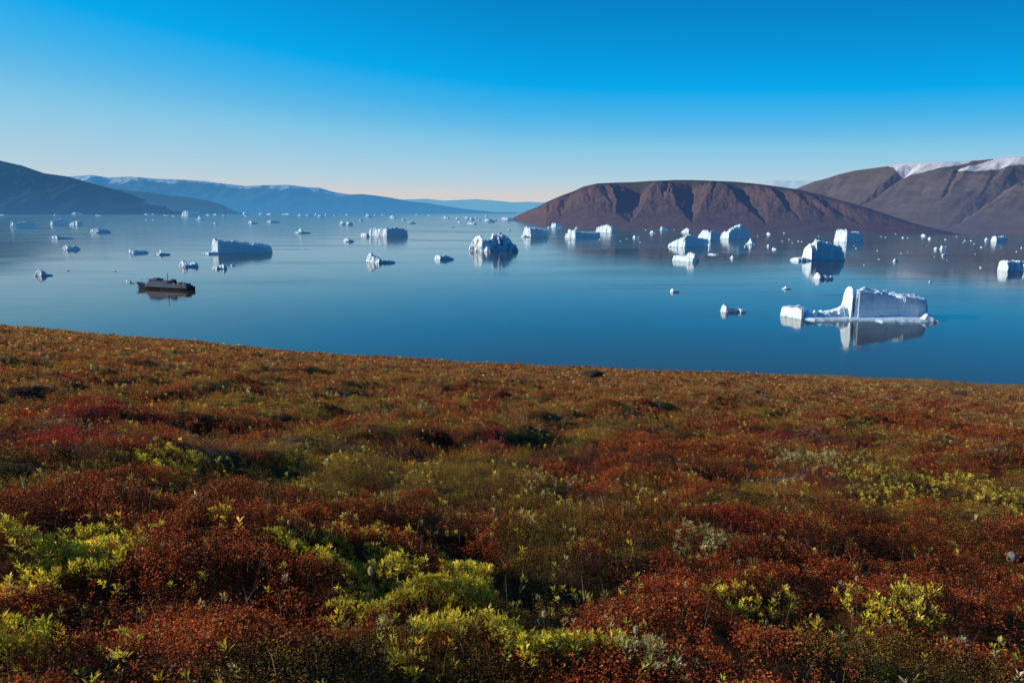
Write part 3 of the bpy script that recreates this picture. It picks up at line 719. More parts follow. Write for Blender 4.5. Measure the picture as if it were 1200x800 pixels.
class MB:
    def __init__(s): s.v = []; s.f = []
    def add(s, v, f):
        k = len(s.v); s.v += [tuple(p) for p in v]; s.f += [tuple(i + k for i in q) for q in f]
    def box(s, x0, x1, y0, y1, z0, z1, rake=0.0):
        s.add([(x0, y0, z0), (x1, y0, z0), (x1, y1, z0), (x0, y1, z0), (x0 + rake, y0, z1), (x1 - rake * .3, y0, z1), (x1 - rake * .3, y1, z1), (x0 + rake, y1, z1)],
              [(3, 2, 1, 0), (4, 5, 6, 7), (0, 1, 5, 4), (1, 2, 6, 5), (2, 3, 7, 6), (3, 0, 4, 7)])
    def tube(s, pts, r, n=8):
        rings = []
        for i, p in enumerate(pts):
            p = Vector(p); a = Vector(pts[max(0, i - 1)]); b = Vector(pts[min(len(pts) - 1, i + 1)])
            t = (b - a).normalized(); up = Vector((0, 0, 1)) if abs(t.z) < .9 else Vector((1, 0, 0))
            q = t.cross(up).normalized(); w = q.cross(t)
            rr = r[i] if isinstance(r, (list, tuple)) else r
            rings.append([p + q * math.cos(2 * math.pi * j / n) * rr + w * math.sin(2 * math.pi * j / n) * rr for j in range(n)])
        v = [c for rg in rings for c in rg]; f = []
        for i in range(len(pts) - 1):
            for j in range(n):
                f.append((i * n + j, i * n + (j + 1) % n, (i + 1) * n + (j + 1) % n, (i + 1) * n + j))
        f.append(tuple(range(n))[::-1]); f.append(tuple((len(pts) - 1) * n + j for j in range(n)))
        s.add(v, f)
    def build(s, name, m, parent=None, smooth=False):
        me = bpy.data.meshes.new(name); me.from_pydata(s.v, [], s.f); me.materials.append(m); me.update()
        if smooth: me.polygons.foreach_set('use_smooth', [True] * len(me.polygons))
        o = bpy.data.objects.new(name, me); COL.objects.link(o); o.parent = parent; return o

def hull_mesh(name, Ln, B, stations, m, parent, z0, z1fn, bowrake=.06, n=40):
    """lofted hull: bow at -x"""
    mb = MB(); v = []; f = []
    zs = [0, .35, .7, 1]
    for i in range(n + 1):
        s = i / n
        for k, q in enumerate(zs):
            zt = z1fn(s); z = z0 + (zt - z0) * q
            flare = .72 + .28 * q
            hb = B / 2 * (1 - (1 - min(1, s / .32)) ** 2.0) ** .8 * (1 - .22 * max(0, (s - .85) / .15) ** 2)
            hb *= flare if s < .5 else (.9 + .1 * q)
            x = -Ln / 2 + Ln * s - bowrake * Ln * (q - .3) * (1 - min(1, s / .25)) ** 1
            hb = max(hb, .05)
            v.append((x, -hb, z)); v.append((x, hb, z))
    w = 2 * len(zs)
    for i in range(n):
        for k in range(len(zs) - 1):
            a = i * w + 2 * k; b = a + w
            f.append((a, b, b + 2, a + 2)); f.append((a + 1, a + 3, b + 3, b + 1))
        a = i * w + 2 * (len(zs) - 1); b = a + w
        f.append((a, b, b + 1, a + 1))
        f.append((i * w, i * w + 1, (i + 1) * w + 1, (i + 1) * w))
    for k in range(len(zs) - 1):
        a = 2 * k; f.append((a, a + 2, a + 3, a + 1)); a = n * w + 2 * k; f.append((a, a + 1, a + 3, a + 2))
    mb.add(v, f)
    return mb.build(name, m, parent)

def build_ship():
    A = on_water(160.5, 337.2); Bp = on_water(227.5, 340.6)
    cx, cy = (A[0] + Bp[0]) / 2, (A[1] + Bp[1]) / 2
    Ln = math.hypot(A[0] - Bp[0], A[1] - Bp[1]); ang = math.atan2(Bp[1] - A[1], Bp[0] - A[0])
    root = bpy.data.objects.new('expedition_ship', None); COL.objects.link(root)
    root.location = (cx, cy, 0); root.rotation_euler = (0, 0, ang); root.scale = (.94, .94, 1.22)
    tag(root, 'dark-hulled expedition ship lying at anchor with tiered decks and a tall mast', 'ship')
    k = Ln / 112.0
    def zt(s): return (9.3 - 4.4 * min(1, s / .30) if s < .30 else 4.9 + .0 * s) + (1.0 * ((s - .8) / .2) if s > .8 else 0)
    hl = hull_mesh('hull', Ln, 17 * k, None, M_NAVY, root, -.6, zt)
    hull_mesh('waterline_band', Ln * .994, 17.2 * k, None, M_RED, hl, -.7, lambda s: .45)
    st = MB()
    for sgn in (-1, 1):
        st.box(-34 * k, 54 * k, sgn * 8.58 * k - .06, sgn * 8.58 * k + .06, 4.2, 4.75)
    # the two rubbing strakes sit along the sides of the hull
    st.build('rubbing_strake', M_CREAM, hl)
    def deck(name, x0, x1, b, z0, z1, rake=1.0, win=True, m=M_CREAM):
        d = MB(); d.box(x0 * k, x1 * k, -b / 2 * k, b / 2 * k, z0, z1 - .35, rake)
        d.box((x0 - .8) * k + rake, (x1 + 1.5) * k, -(b / 2 + .45) * k, (b / 2 + .45) * k, z1 - .34, z1)
        o = d.build(name, m, root)
        if win:
            for sgn in (-1, 1):
                n = int((x1 - x0) / 2.6); wmb = MB(); yy = sgn * (b / 2 * k + .02)
                for i in range(n):
                    xx = (x0 + 2.2 + i * 2.6) * k
                    wmb.box(xx, xx + 1.7 * k, yy - .04, yy + .04, z0 + (z1 - z0) * .38, z0 + (z1 - z0) * .72)
                wmb.box((x0 + 2.2) * k, (x0 + 2.2 + n * 2.6) * k, yy - .03, yy + .03, z0 + (z1 - z0) * .44, z0 + (z1 - z0) * .66)
                wmb.build('window_band', M_GLASS, o)
        return o
    deck('main_deck', -33, 50, 16, 4.9, 7.6, .6)
    deck('upper_deck', -30, 22, 15, 7.65, 10.3, 1.2)
    deck('bridge_deck', -27, 12, 14, 10.35, 13.0, 1.4)
    wh = deck('wheelhouse', -25.5, -10, 16, 13.05, 15.6, 1.4, win=False)
    g = MB(); g.box(-25.9 * k, -24.9 * k + .6, -7.6 * k, 7.6 * k, 14.0, 14.9); g.box(-24 * k, -11 * k, -8.06 * k, 8.06 * k, 14.0, 14.9); g.build('window_band', M_GLASS, wh)
    mono = MB(); mono.box(-20 * k, -12 * k, -3 * k, 3 * k, 15.65, 16.9, .5); mono.build('monkey_island', M_GREY, root)
    fn = MB(); fn.box(14 * k, 22 * k, -3.2 * k, 3.2 * k, 10.3, 15.2, 1.6); fo = fn.build('funnel', M_NAVY, root)
    for y in (-1.2, 1.2):
        e = MB(); e.tube([(17.5 * k, y, 15.2), (18.4 * k, y, 16.6)], .45); e.build('exhaust_pipe', M_BLACK, fo)
    ma = MB(); ma.tube([(7 * k, 0, 13.0), (7 * k, 0, 26.0)], [.75, .25]); mo = ma.build('mast', M_GREY, root)
    for z, w in ((18.5, 3.2), (21.5, 2.2)):
        y_ = MB(); y_.box(6.7 * k, 7.3 * k, -w, w, z, z + .35); y_.build('crosstree', M_GREY, mo)
    ra = MB(); ra.box(5.2 * k, 8.8 * k, -.25, .25, 19.6, 20.1); ra.build('radar', M_WHITE, mo)
    dm = MB(); dm.tube([(2 * k, 0, 13.0), (2 * k, 0, 13.9), (2 * k, 0, 14.9), (2 * k, 0, 15.4)], [.9, 1.35, 1.2, .2], 12); dm.build('radome', M_WHITE, root, True)
    fm = MB(); fm.tube([(-48 * k, 0, 7.0), (-48 * k, 0, 14.5)], [.35, .15]); fm.build('foremast', M_GREY, root)
    for i, (x, y) in enumerate(((-43.5, -2.6), (-41, 2.4), (-37.5, -3))):
        wmb = MB(); wmb.tube([(x * k, y * k - 1.1, 6.6 + .4), (x * k, y * k + 1.1, 7.0)], .95); wmb.box((x - 1) * k, (x + 1) * k, y * k - 1.4, y * k + 1.4, 5.9, 6.5); wmb.build('mooring_winch', M_WHITE, root)
    cr = MB(); cr.tube([(34 * k, 2, 7.6), (34 * k, 2, 12.4)], .5); cr.tube([(34 * k, 2, 12.2), (44 * k, 1, 10.2)], [.42, .25]); cr.build('deck_crane', M_GREY, root)
    for x in (24, 32.5):
        for sgn in (-1, 1):
            lb = MB(); pts = [((x + q) * k, sgn * 6.9 * k, 9.35) for q in (0, 1, 3.5, 6, 7)]
            lb.tube(pts, [.3, 1.15, 1.35, 1.15, .3], 10); lo = lb.build('lifeboat', M_ORANGE, root, True)
            for q in (1.2, 5.8):
                dv = MB(); dv.tube([((x + q) * k, sgn * 5.6 * k, 7.6), ((x + q) * k, sgn * 5.9 * k, 11.0), ((x + q) * k, sgn * 7.0 * k, 11.3)], .16, 6)
                dv.build('davit', M_GREY, lo)
    af = MB(); af.box(44 * k, 49 * k, -5 * k, 5 * k, 7.65, 10.2, .5); af.build('aft_deckhouse', M_GREY, root)
    rl = MB()
    for sgn in (-1, 1):
        rl.tube([(22 * k, sgn * 8 * k, 8.6), (50 * k, sgn * 8 * k, 8.6)], .07, 4); rl.tube([(22 * k, sgn * 8 * k, 8.15), (50 * k, sgn * 8 * k, 8.15)], .06, 4)
        for i in range(15): rl.tube([((22 + 2 * i) * k, sgn * 8 * k, 7.6), ((22 + 2 * i) * k, sgn * 8 * k, 8.62)], .06, 4)
    rl.build('railing', M_WHITE, root)
build_ship()

def inflatable(px, py, ang, label, sc=1.0):
    x, y, t = on_water(px, py)
    root = bpy.data.objects.new('inflatable_boat', None); COL.objects.link(root)
    root.location = (x, y, 0); root.rotation_euler = (0, 0, ang); root.scale = (sc,) * 3
    tag(root, label, 'boat', 'inflatable boats out on the fjord')
    tb = MB()
    pts = [(3.0, -1.0, .45), (-1.2, -1.05, .45), (-2.5, -.75, .55), (-3.2, 0, .75), (-2.5, .75, .55), (-1.2, 1.05, .45), (3.0, 1.0, .45)]
    tb.tube(pts, [.22, .34, .34, .33, .34, .34, .22], 10); tb.build('tube', M_BLACK, root, True)
    fl = MB(); fl.box(-2.6, 2.6, -.8, .8, .12, .3); fl.build('floor', M_GREY, root)
    en = MB(); en.box(2.65, 3.15, -.25, .25, .3, 1.25); en.box(2.85, 3.05, -.08, .08, -.4, .3); en.build('outboard_motor', M_BLACK, root)
    se = MB(); se.box(1.0, 1.4, -.75, .75, .3, .62); se.box(-.9, -.5, -.75, .75, .3, .62); se.build('bench', M_GREY, root)
inflatable(80, 317.6, R(-4), 'dark inflatable boat running ahead of a long thin wake', 1.15)
inflatable(135.5, 318.4, R(-4), 'dark inflatable boat at the end of the long thin wake, beyond the ship', 1.0)
inflatable(156, 332.4, R(15), 'dark inflatable boat lying between the ship bow and the white growler', 1.0)

def wake():
    m, nt, out = mat('wake_water')
    b = N(nt, 'BsdfPrincipled'); b.inputs['Base Color'].default_value = (.006, .03, .05, 1); b.inputs['Roughness'].default_value = .12; b.inputs['IOR'].default_value = 1.33
    geo = N(nt, 'NewGeometry'); n2 = noise_tex(nt, geo.outputs['Position'], .6, 4)
    bp = N(nt, 'Bump'); bp.inputs['Strength'].default_value = .35; bp.inputs['Distance'].default_value = .3; L(nt, n2, bp.inputs['Height']); L(nt, bp.outputs[0], b.inputs['Normal'])
    L(nt, b.outputs[0], out.inputs[0])
    pts = [(82, 317.7, .2), (92, 317.7, .6), (105, 317.9, .6), (120, 318.3, .55), (132, 318.7, .45), (148, 320.2, .3), (160, 322, .1)]
    v = []
    for px, py, w in pts:
        a = on_water(px, py - w / 2); c = on_water(px, py + w / 2)
        v += [(a[0], a[1], .05), (c[0], c[1], .05)]
    f = [(2 * i, 2 * i + 1, 2 * i + 3, 2 * i + 2) for i in range(len(pts) - 1)]
    mb = MB(); mb.add(v, f); o = mb.build('water_wake', m)
    tag(o, 'long thin wake of ruffled water behind the inflatable boat', None, None, 'structure')
wake()

# ------------------------------------------------------------------ tundra terrain
d1, d2 = ray(0, 369.5), ray(1000, 436)
nrm = np.cross(d1, d2); nrm = nrm / nrm[2]
PA, PB = -nrm[0], -nrm[1]                    # z = ground0 + PA x + PB y  (both negative)
EYE = 1.62
def plane_at(px, py):
    d = ray(px, py)
    t = EYE / -(d[2] - PA * d[0] - PB * d[1])
    return d[0] * t, d[1] * t

HUMPS = []      # (px, py, radius across px, radius in py, height m)
def hump(px, py, rx, ry, h):
    x, y = plane_at(px, py); d = y
    y0 = plane_at(px, py + ry)[1]; y1 = plane_at(px, max(py - ry, 440))[1]
    HUMPS.append((x, y, rx * d / F, (y1 - y0) / 2, h))
for a in [(170, 640, 300, 60, .30), (75, 745, 120, 45, -.22), (690, 700, 190, 24, -.26), (560, 655, 60, 14, -.10), (420, 620, 90, 14, -.12), (860, 700, 70, 14, .08), (930, 745, 120, 22, -.20), (330, 650, 90, 22, .06),
          (620, 610, 150, 26, .16), (560, 640, 130, 16, -.14), (640, 520, 60, 8, -.3), (560, 505, 70, 9, .15), (300, 800, 200, 60, .12),
          (600, 780, 150, 35, .08), (250, 548, 60, 8, -.15), (100, 480, 90, 8, .15), (700, 437, 14, 2.5, .5), (95, 770, 70, 25, -.12), (1020, 575, 120, 10, .12), (1050, 640, 200, 30, .08)]:
    hump(*a)

def ground_z(x, y):
    z = CAMZ - EYE + PA * x + PB * y
    d = np.hypot(x, y)
    z = z - .00042 * np.maximum(0, d - 115) ** 2 * (d < 1e9)
    far = sstep(25, 90, d)
    pxx = 600 + F * cp * x / np.maximum(y, 1)
    # a shallow trough runs down the middle of the slope
    z = z - y * np.interp(pxx, [-300, 0, 200, 400, 520, 640, 760, 860, 1000, 1500], [0, 2, 6, 9.5, 9, 7.5, 4, 1, 1, 0]) / F * (y > 0)
    z = z + far * (.75 * fbm(x / 45, y / 45, 201, 3) + .30 * fbm(x / 11, y / 11, 203, 3)) * np.clip(d / 100, 0, 3)
    # gentle farther slope on the lower side
    pxx = 600 + F * cp * x / np.maximum(y, 1)
    cr = np.interp(pxx, [700, 800, 860, 900, 1000, 1100, 1200, 1500], [440, 437, 437.5, 438, 440.5, 445, 451, 470])
    sl_ = (-sp - (cr - 400) / F * cp) / (cp - (cr - 400) / F * sp)
    z2 = CAMZ + sl_ * y - .0009 * (y - 330) ** 2 + 1.2 * noise(x / 40, y / 40, 205)
    z2 = np.where((y > 120) & (pxx > 600), z2, -1e3)
    z = np.maximum(z, z2) + .8 * np.exp(-np.abs(z - z2) / 1.5) * (z2 > -500) * sstep(140, 180, y)
    z = z + .42 * fbm(x / 6.0, y / 6.0, 211, 3) * sstep(2, 9, d)
    z = z + .05 * noise(x / .8, y / .8, 225) + .31 * fbm(x / 1.9, y / 1.9, 221, 3) * (1 + .6 * sstep(8, 25, d))
    for hx, hy, rx, ry, h in HUMPS:
        z = z + h * np.exp(-((x - hx) / rx) ** 2 - ((y - hy) / ry) ** 2)
    return z
def canopy(x, y):
    """top of the low vegetation above the ground"""
    return .05 + .17 * np.clip(.40 + 1.0 * noise(x / .62, y / .62, 231), 0, 1.2) + .06 * np.clip(noise(x / .23, y / .23, 233) + .2, 0, 1)

def ground_hit(px, py):
    d = ray(px, py); d = d / d[1]
    y = np.exp(np.linspace(math.log(1.5), math.log(600), 6000))
    X, Z = d[0] * y, CAMZ + d[2] * y
    g = ground_z(X, y) + .10
    i = int(np.argmax(Z < g))
    return X[i], y[i], float(ground_z(X[i:i + 1], y[i:i + 1])[0])

# vegetation kinds: 0 rust birch, 1 crimson bilberry, 2 olive heather/crowberry, 3 yellow willow, 4 pale willow, 5 dark crowberry
PATCH = []
def patch(px, py, rx, ry, kind, w=1.0):
    x, y, _ = ground_hit(px, py)
    y0 = ground_hit(px, min(py + ry, 850))[1]; y1 = ground_hit(px, max(py - ry, 446))[1]
    PATCH.append((x, y, rx * y / F, max((y1 - y0) / 2, .1), kind, w))
for a in [(170, 610, 220, 40, 0, 2), (250, 720, 170, 80, 0, 2), (330, 640, 80, 30, 0, 1.5),
          (1000, 660, 220, 45, 0, 1.8), (900, 640, 90, 30, 1, 1.1), (1130, 500, 90, 12, 0, 1.4), (700, 545, 90, 16, 0, 1.6), (1130, 545, 80, 8, 0, 1.2),
          (515, 508, 24, 6, 1, 1.5), (430, 565, 40, 8, 1, .9), (60, 490, 110, 16, 1, 1.0), (150, 500, 90, 14, 1, .9), (1100, 470, 90, 8, 1, .8), (560, 470, 80, 8, 1, .7), (860, 490, 80, 8, 1, .7), (830, 515, 100, 9, 0, 1.2), (250, 500, 80, 10, 1, .6),
          (450, 535, 80, 13, 2, 1.2), (480, 585, 110, 16, 2, .5), (620, 600, 110, 24, 2, .8), (700, 600, 60, 12, 0, .8), (440, 600, 60, 10, 0, .6), (540, 560, 40, 7, 5, .8), (560, 540, 50, 14, 2, 1.6), (330, 560, 120, 14, 2, 1.4), (300, 470, 130, 8, 2, 1.0),
          (640, 517, 36, 12, 5, 2.4), (260, 545, 30, 12, 5, 2.4), (710, 690, 120, 18, 5, 1.5), (930, 745, 70, 22, 5, 1.3), (90, 735, 80, 36, 5, 1.8), (300, 575, 60, 8, 5, 1.0), (570, 640, 110, 16, 5, 1.4),
          (20, 500, 50, 16, 5, 1.2), (800, 520, 40, 6, 5, 1.2), (745, 590, 50, 10, 4, .9), (640, 580, 50, 8, 4, 1.0), (840, 560, 60, 10, 4, .7)]:
    patch(*a)
# willow clumps that stand out: each is an object of its own (px, py, rx, ry, kind, label)
CLUMPS = [(50, 655, 105, 55, 3, 'broad yellow-green willow clump at the edge of the rust-red knoll, leaves catching the sun'),
          (8, 765, 36, 26, 3, 'willow clump with long pale leaves in the bottom corner of the slope'),
          (205, 545, 48, 9, 3, 'small lime-green willow clump beyond the rust-red knoll'),
          (400, 655, 85, 20, 3, 'bright yellow-green willow clump along the foot of the rust-red knoll'),
          (470, 695, 70, 26, 3, 'yellow willow clump beside a white seed head, nearer than the knoll-foot clump'),
          (545, 690, 30, 40, 3, 'upright yellow willow sprigs between the seed head clump and the dark hollow'),
          (480, 770, 60, 22, 3, 'thin yellow willow sprigs pushing up through red birch'),
          (640, 770, 85, 26, 3, 'green and yellow willow clump at the bottom of the slope before the dark hollow'),
          (755, 785, 60, 20, 4, 'silvery willow clump with whitish tops next to the dark hollow'),
          (885, 692, 60, 16, 3, 'green-yellow willow clump on the far lip of the dark hollow'),
          (1050, 722, 100, 20, 3, 'wide straggling willow clump in dark red heath, with pale round leaves'),
          (830, 640, 50, 14, 4, 'grey-green willow clump at the edge of the red birch heath'),
          (945, 535, 55, 9, 4, 'long pale green willow strip across the middle of the slope'),
          (1030, 562, 48, 14, 3, 'rounded yellow-green willow bush at the end of the pale green strip'),
          (1150, 574, 62, 9, 3, 'yellow-green willow patch running out to the edge of the view'),
          (650, 570, 45, 8, 4, 'small silvery willow tuft on the olive hummock')]
CL = []
for (px, py, rx, ry, kind, lab) in CLUMPS:
    x, y, _ = ground_hit(px, py); y0 = ground_hit(px, min(py + ry, 850))[1]; y1 = ground_hit(px, max(py - ry, 446))[1]
    CL.append((x, y, rx * y / F, max((y1 - y0) / 2, .1), kind, lab))

def kind_scores(x, y):
    wx = x + .25 * noise(x * 1.6, y * 1.6, 301); wy = y + .25 * noise(x * 1.6, y * 1.6, 302)
    s = np.stack([
        .40 + .9 * fbm(wx / 1.9, wy / 1.9, 311, 3),
        .13 + 1.0 * fbm(wx / 1.4, wy / 1.4, 321, 3),
        .36 + 1.0 * fbm(wx / 1.3, wy / 1.3, 331, 3),
        -.20 + 1.15 * fbm(wx / .9, wy / .9, 341, 3),
        -.10 + 1.1 * fbm(wx / 1.0, wy / 1.0, 351, 3),
        .02 + .95 * fbm(wx / .8, wy / .8, 361, 3),
        .16 + 1.05 * fbm(wx / 1.5, wy / 1.1, 381, 3)], 0)
    near = sstep(14, 7, np.hypot(x, y))
    hf = .30 * noise(x / .38, y / .38, 371)
    s[2] += hf + .10; s[0] -= .5 * hf; s[3] += .22 * noise(x / .5, y / .5, 372); s[4] += .22 * noise(x / .45, y / .45, 373); s[5] += .2 * noise(x / .4, y / .4, 374)
    s[3] -= .42 * near; s[4] -= .40 * near; s[6] -= .12 * near
    for (hx, hy, rx, ry, k, w) in PATCH:
        s[k] += .5 * w * np.exp(-(((wx - hx) / rx) ** 2 + ((wy - hy) / ry) ** 2) ** 1.5)
    return s
def clump_field(x, y):
    """index of the clump a point belongs to, or -1"""
    wx = x + .12 * noise(x * 3, y * 3, 401); wy = y + .2 * noise(x * 3, y * 3, 402)
    rn = np.random.default_rng(12).uniform(-.16, .22, x.shape)
    idx = np.full(x.shape, -1); best = np.zeros(x.shape)
    for i, (hx, hy, rx, ry, k, lab) in enumerate(CL):
        g = np.exp(-(((wx - hx) / rx) ** 2 + ((wy - hy) / ry) ** 2)) * (1 + .5 * noise(x * 2.3, y * 2.3, 410 + i))
        hit = (g + rn > .45) & (g > best); idx = np.where(hit, i, idx); best = np.where(hit, g, best)
    return idx

# colours (linear albedo) per kind: list of (rgb, weight)
# every shade below is a linear albedo
PAL = [[((.44, .082, .020), 4), ((.49, .140, .026), 3), ((.32, .040, .014), 3), ((.52, .21, .04), 1.5), ((.17, .035, .010), 2), ((.24, .14, .03), 1.2)],
       [((.34, .022, .018), 4), ((.24, .016, .014), 3), ((.40, .055, .02), 2), ((.20, .05, .015), 1)],
       [((.40, .25, .038), 4), ((.28, .21, .035), 3), ((.50, .34, .055), 2), ((.36, .13, .025), 2), ((.13, .12, .03), 1.4)],
       [((.66, .56, .05), 4), ((.46, .45, .05), 3), ((.78, .66, .16), 2), ((.16, .21, .035), 2.5), ((.50, .30, .05), 1.2)],
       [((.46, .43, .19), 4), ((.30, .31, .11), 3), ((.62, .58, .38), 2), ((.46, .36, .11), 1.5)],
       [((.04, .058, .016), 4), ((.06, .045, .014), 3), ((.10, .09, .02), 2), ((.10, .035, .012), 1.5)],
       [((.36, .23, .16), 4), ((.26, .16, .12), 3), ((.46, .37, .26), 2), ((.34, .15, .06), 2)]]

def terrain():
    m, nt, out = mat('tundra_soil')
    geo = N(nt, 'NewGeometry')
    at = N(nt, 'Attribute'); at.attribute_name = 'Col'
    a = noise_tex(nt, geo.outputs['Position'], 3.0, 6, .6)
    c = mixrgb(nt, 1.0, at.outputs['Color'], ramp(nt, a, [(.3, (.45, .45, .45)), (.7, (1.35, 1.35, 1.35))]), 'MULTIPLY')
    b = N(nt, 'BsdfPrincipled'); L(nt, c, b.inputs['Base Color']); b.inputs['Roughness'].default_value = .95; b.inputs['Specular IOR Level'].default_value = .1
    nb = noise_tex(nt, geo.outputs['Position'], 1.3, 8, .7)
    bp = N(nt, 'Bump'); bp.inputs['Strength'].default_value = .8; bp.inputs['Distance'].default_value = .35; L(nt, nb, bp.inputs['Height']); L(nt, bp.outputs[0], b.inputs['Normal'])
    L(nt, b.outputs[0], out.inputs[0])
    naz, nr = 620, 640
    az = np.linspace(R(-56), R(56), naz); r = np.exp(np.linspace(math.log(.6), math.log(2600), nr))
    A, RR = np.meshgrid(az, r, indexing='ij')
    X, Y = RR * np.sin(A), RR * np.cos(A)
    Z = ground_z(X, Y)
    Z = np.maximum(Z, -6)
    sc = kind_scores(X, Y); k = np.argmax(sc, 0)
    means = np.array([[sum(c[0][j] * c[1] for c in p) / sum(c[1] for c in p) for j in range(3)] for p in PAL])
    w = np.exp(sc * 5); w = w / w.sum(0)
    c_ = np.einsum('kxy,kc->xyc', w, means)
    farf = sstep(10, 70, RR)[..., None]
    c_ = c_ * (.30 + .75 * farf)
    v = np.stack([X, Y, Z], -1).reshape(-1, 3)
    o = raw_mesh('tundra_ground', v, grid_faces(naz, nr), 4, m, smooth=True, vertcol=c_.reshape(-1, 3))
    # flip so that normals point up
    me = o.data; me.flip_normals()
    tag(o, 'tundra slope under the autumn heath falling toward the fjord', None, None, 'structure')
terrain()

# ---- leaves
def leaf_mat(name, rough, spec, trans):
    m, nt, out = mat(name)
    at = N(nt, 'Attribute'); at.attribute_name = 'Col'
    b = N(nt, 'BsdfPrincipled'); L(nt, at.outputs['Color'], b.inputs['Base Color']); b.inputs['Roughness'].default_value = rough
    b.inputs['Specular IOR Level'].default_value = spec
    tr = N(nt, 'BsdfTranslucent')
    tc = mixrgb(nt, 1.0, at.outputs['Color'], (1.5, 1.3, .7), 'MULTIPLY'); L(nt, tc, tr.inputs[0])
    mx = N(nt, 'MixShader'); mx.inputs[0].default_value = trans; L(nt, b.outputs[0], mx.inputs[1]); L(nt, tr.outputs[0], mx.inputs[2])
    L(nt, mx.outputs[0], out.inputs[0]); return m
M_LEAF = leaf_mat('autumn_leaf', .5, .24, .38)
M_WILLOW = leaf_mat('willow_leaf', .55, .2, .38)
M_TWIG = leaf_mat('twig_bark', .8, .2, 0.0)

def unit(v): return v / np.maximum(np.linalg.norm(v, axis=-1, keepdims=True), 1e-9)

def leaf_quads(P, A, Nn, Ln, Wd, fold=.25):
    """kite-shaped folded leaves: P base, A axis, Nn normal"""
    S = unit(np.cross(A, Nn)); Nn = unit(np.cross(S, A))
    Ln = Ln[:, None]; Wd = Wd[:, None]
    base = P; tip = P + A * Ln - Nn * Ln * .12
    mid = P + A * Ln * .48
    l = mid + S * Wd * .5 + Nn * Wd * fold; r = mid - S * Wd * .5 + Nn * Wd * fold
    v = np.stack([base, r, tip, l], 1).reshape(-1, 3)
    return v

def pick_cols(kind, n, r):
    p = PAL[kind]; w = np.array([c[1] for c in p], float); w /= w.sum()
    c = np.array([c[0] for c in p])
    i = r.choice(len(p), n, p=w)
    return c[i] * r.uniform(.72, 1.28, (n, 1)) * r.uniform(.92, 1.08, (n, 3))

def shoots(n_per, dmin, dmax, r):
    """sample shoot positions in the wedge seen from the viewpoint, uniform in area"""
    az = r.uniform(R(-38), R(38), n_per); d = np.sqrt(r.uniform(dmin ** 2, dmax ** 2, n_per))
    return d * np.sin(az), d * np.cos(az)

acc = {}         # key -> list of (verts, cols)
def put(key, v, c): acc.setdefault(key, []).append((v, c))
twig_acc = []

def grow(x, y, r):
    """grow leafy shoots at points x, y"""
    d = np.hypot(x, y)
    sc_ = kind_scores(x, y); kind = np.argmax(sc_ + r.gumbel(0, .075, sc_.shape), 0)
    # lone willow sprigs push up through everything, in loose drifts
    drift = .004 + .085 * np.clip(fbm(x / .9, y / .9, 391, 3) - .02, 0, 1) * 2
    drift = drift * (1 - .75 * sstep(12, 45, d)) * np.where(kind == 0, .55, 1.0)
    lone = r.random(len(x)) < drift
    kind = np.where(lone, np.where(r.random(len(x)) < .6, 3, 4), kind)
    ci = clump_field(x, y)
    for k in range(7):
        sel = (kind == k) & (ci < 0)
        if sel.any(): shoot_leaves(x[sel], y[sel], d[sel], k, ('heath', k), r)
    for i in np.unique(ci[ci >= 0]):
        sel = ci == i
        # a clump is leafy but open: some of the red birch shows between
        take = sel & (r.random(len(x)) < (.52 if i in (0, 1, 3, 4, 5, 7) else .36))
        if take.any(): shoot_leaves(x[take], y[take], d[take], CL[i][4], ('clump', int(i)), r)
        rest = sel & ~take
        for kk, pr in ((0, .40), (2, .35), (5, .25)):
            rs = rest & (np.abs(np.modf(x * 7919.3)[0]) < pr / .75) & (np.random.default_rng(kk).random(len(x)) < .75)
            if rs.any(): shoot_leaves(x[rs], y[rs], d[rs], kk, ('heath', kk), r)

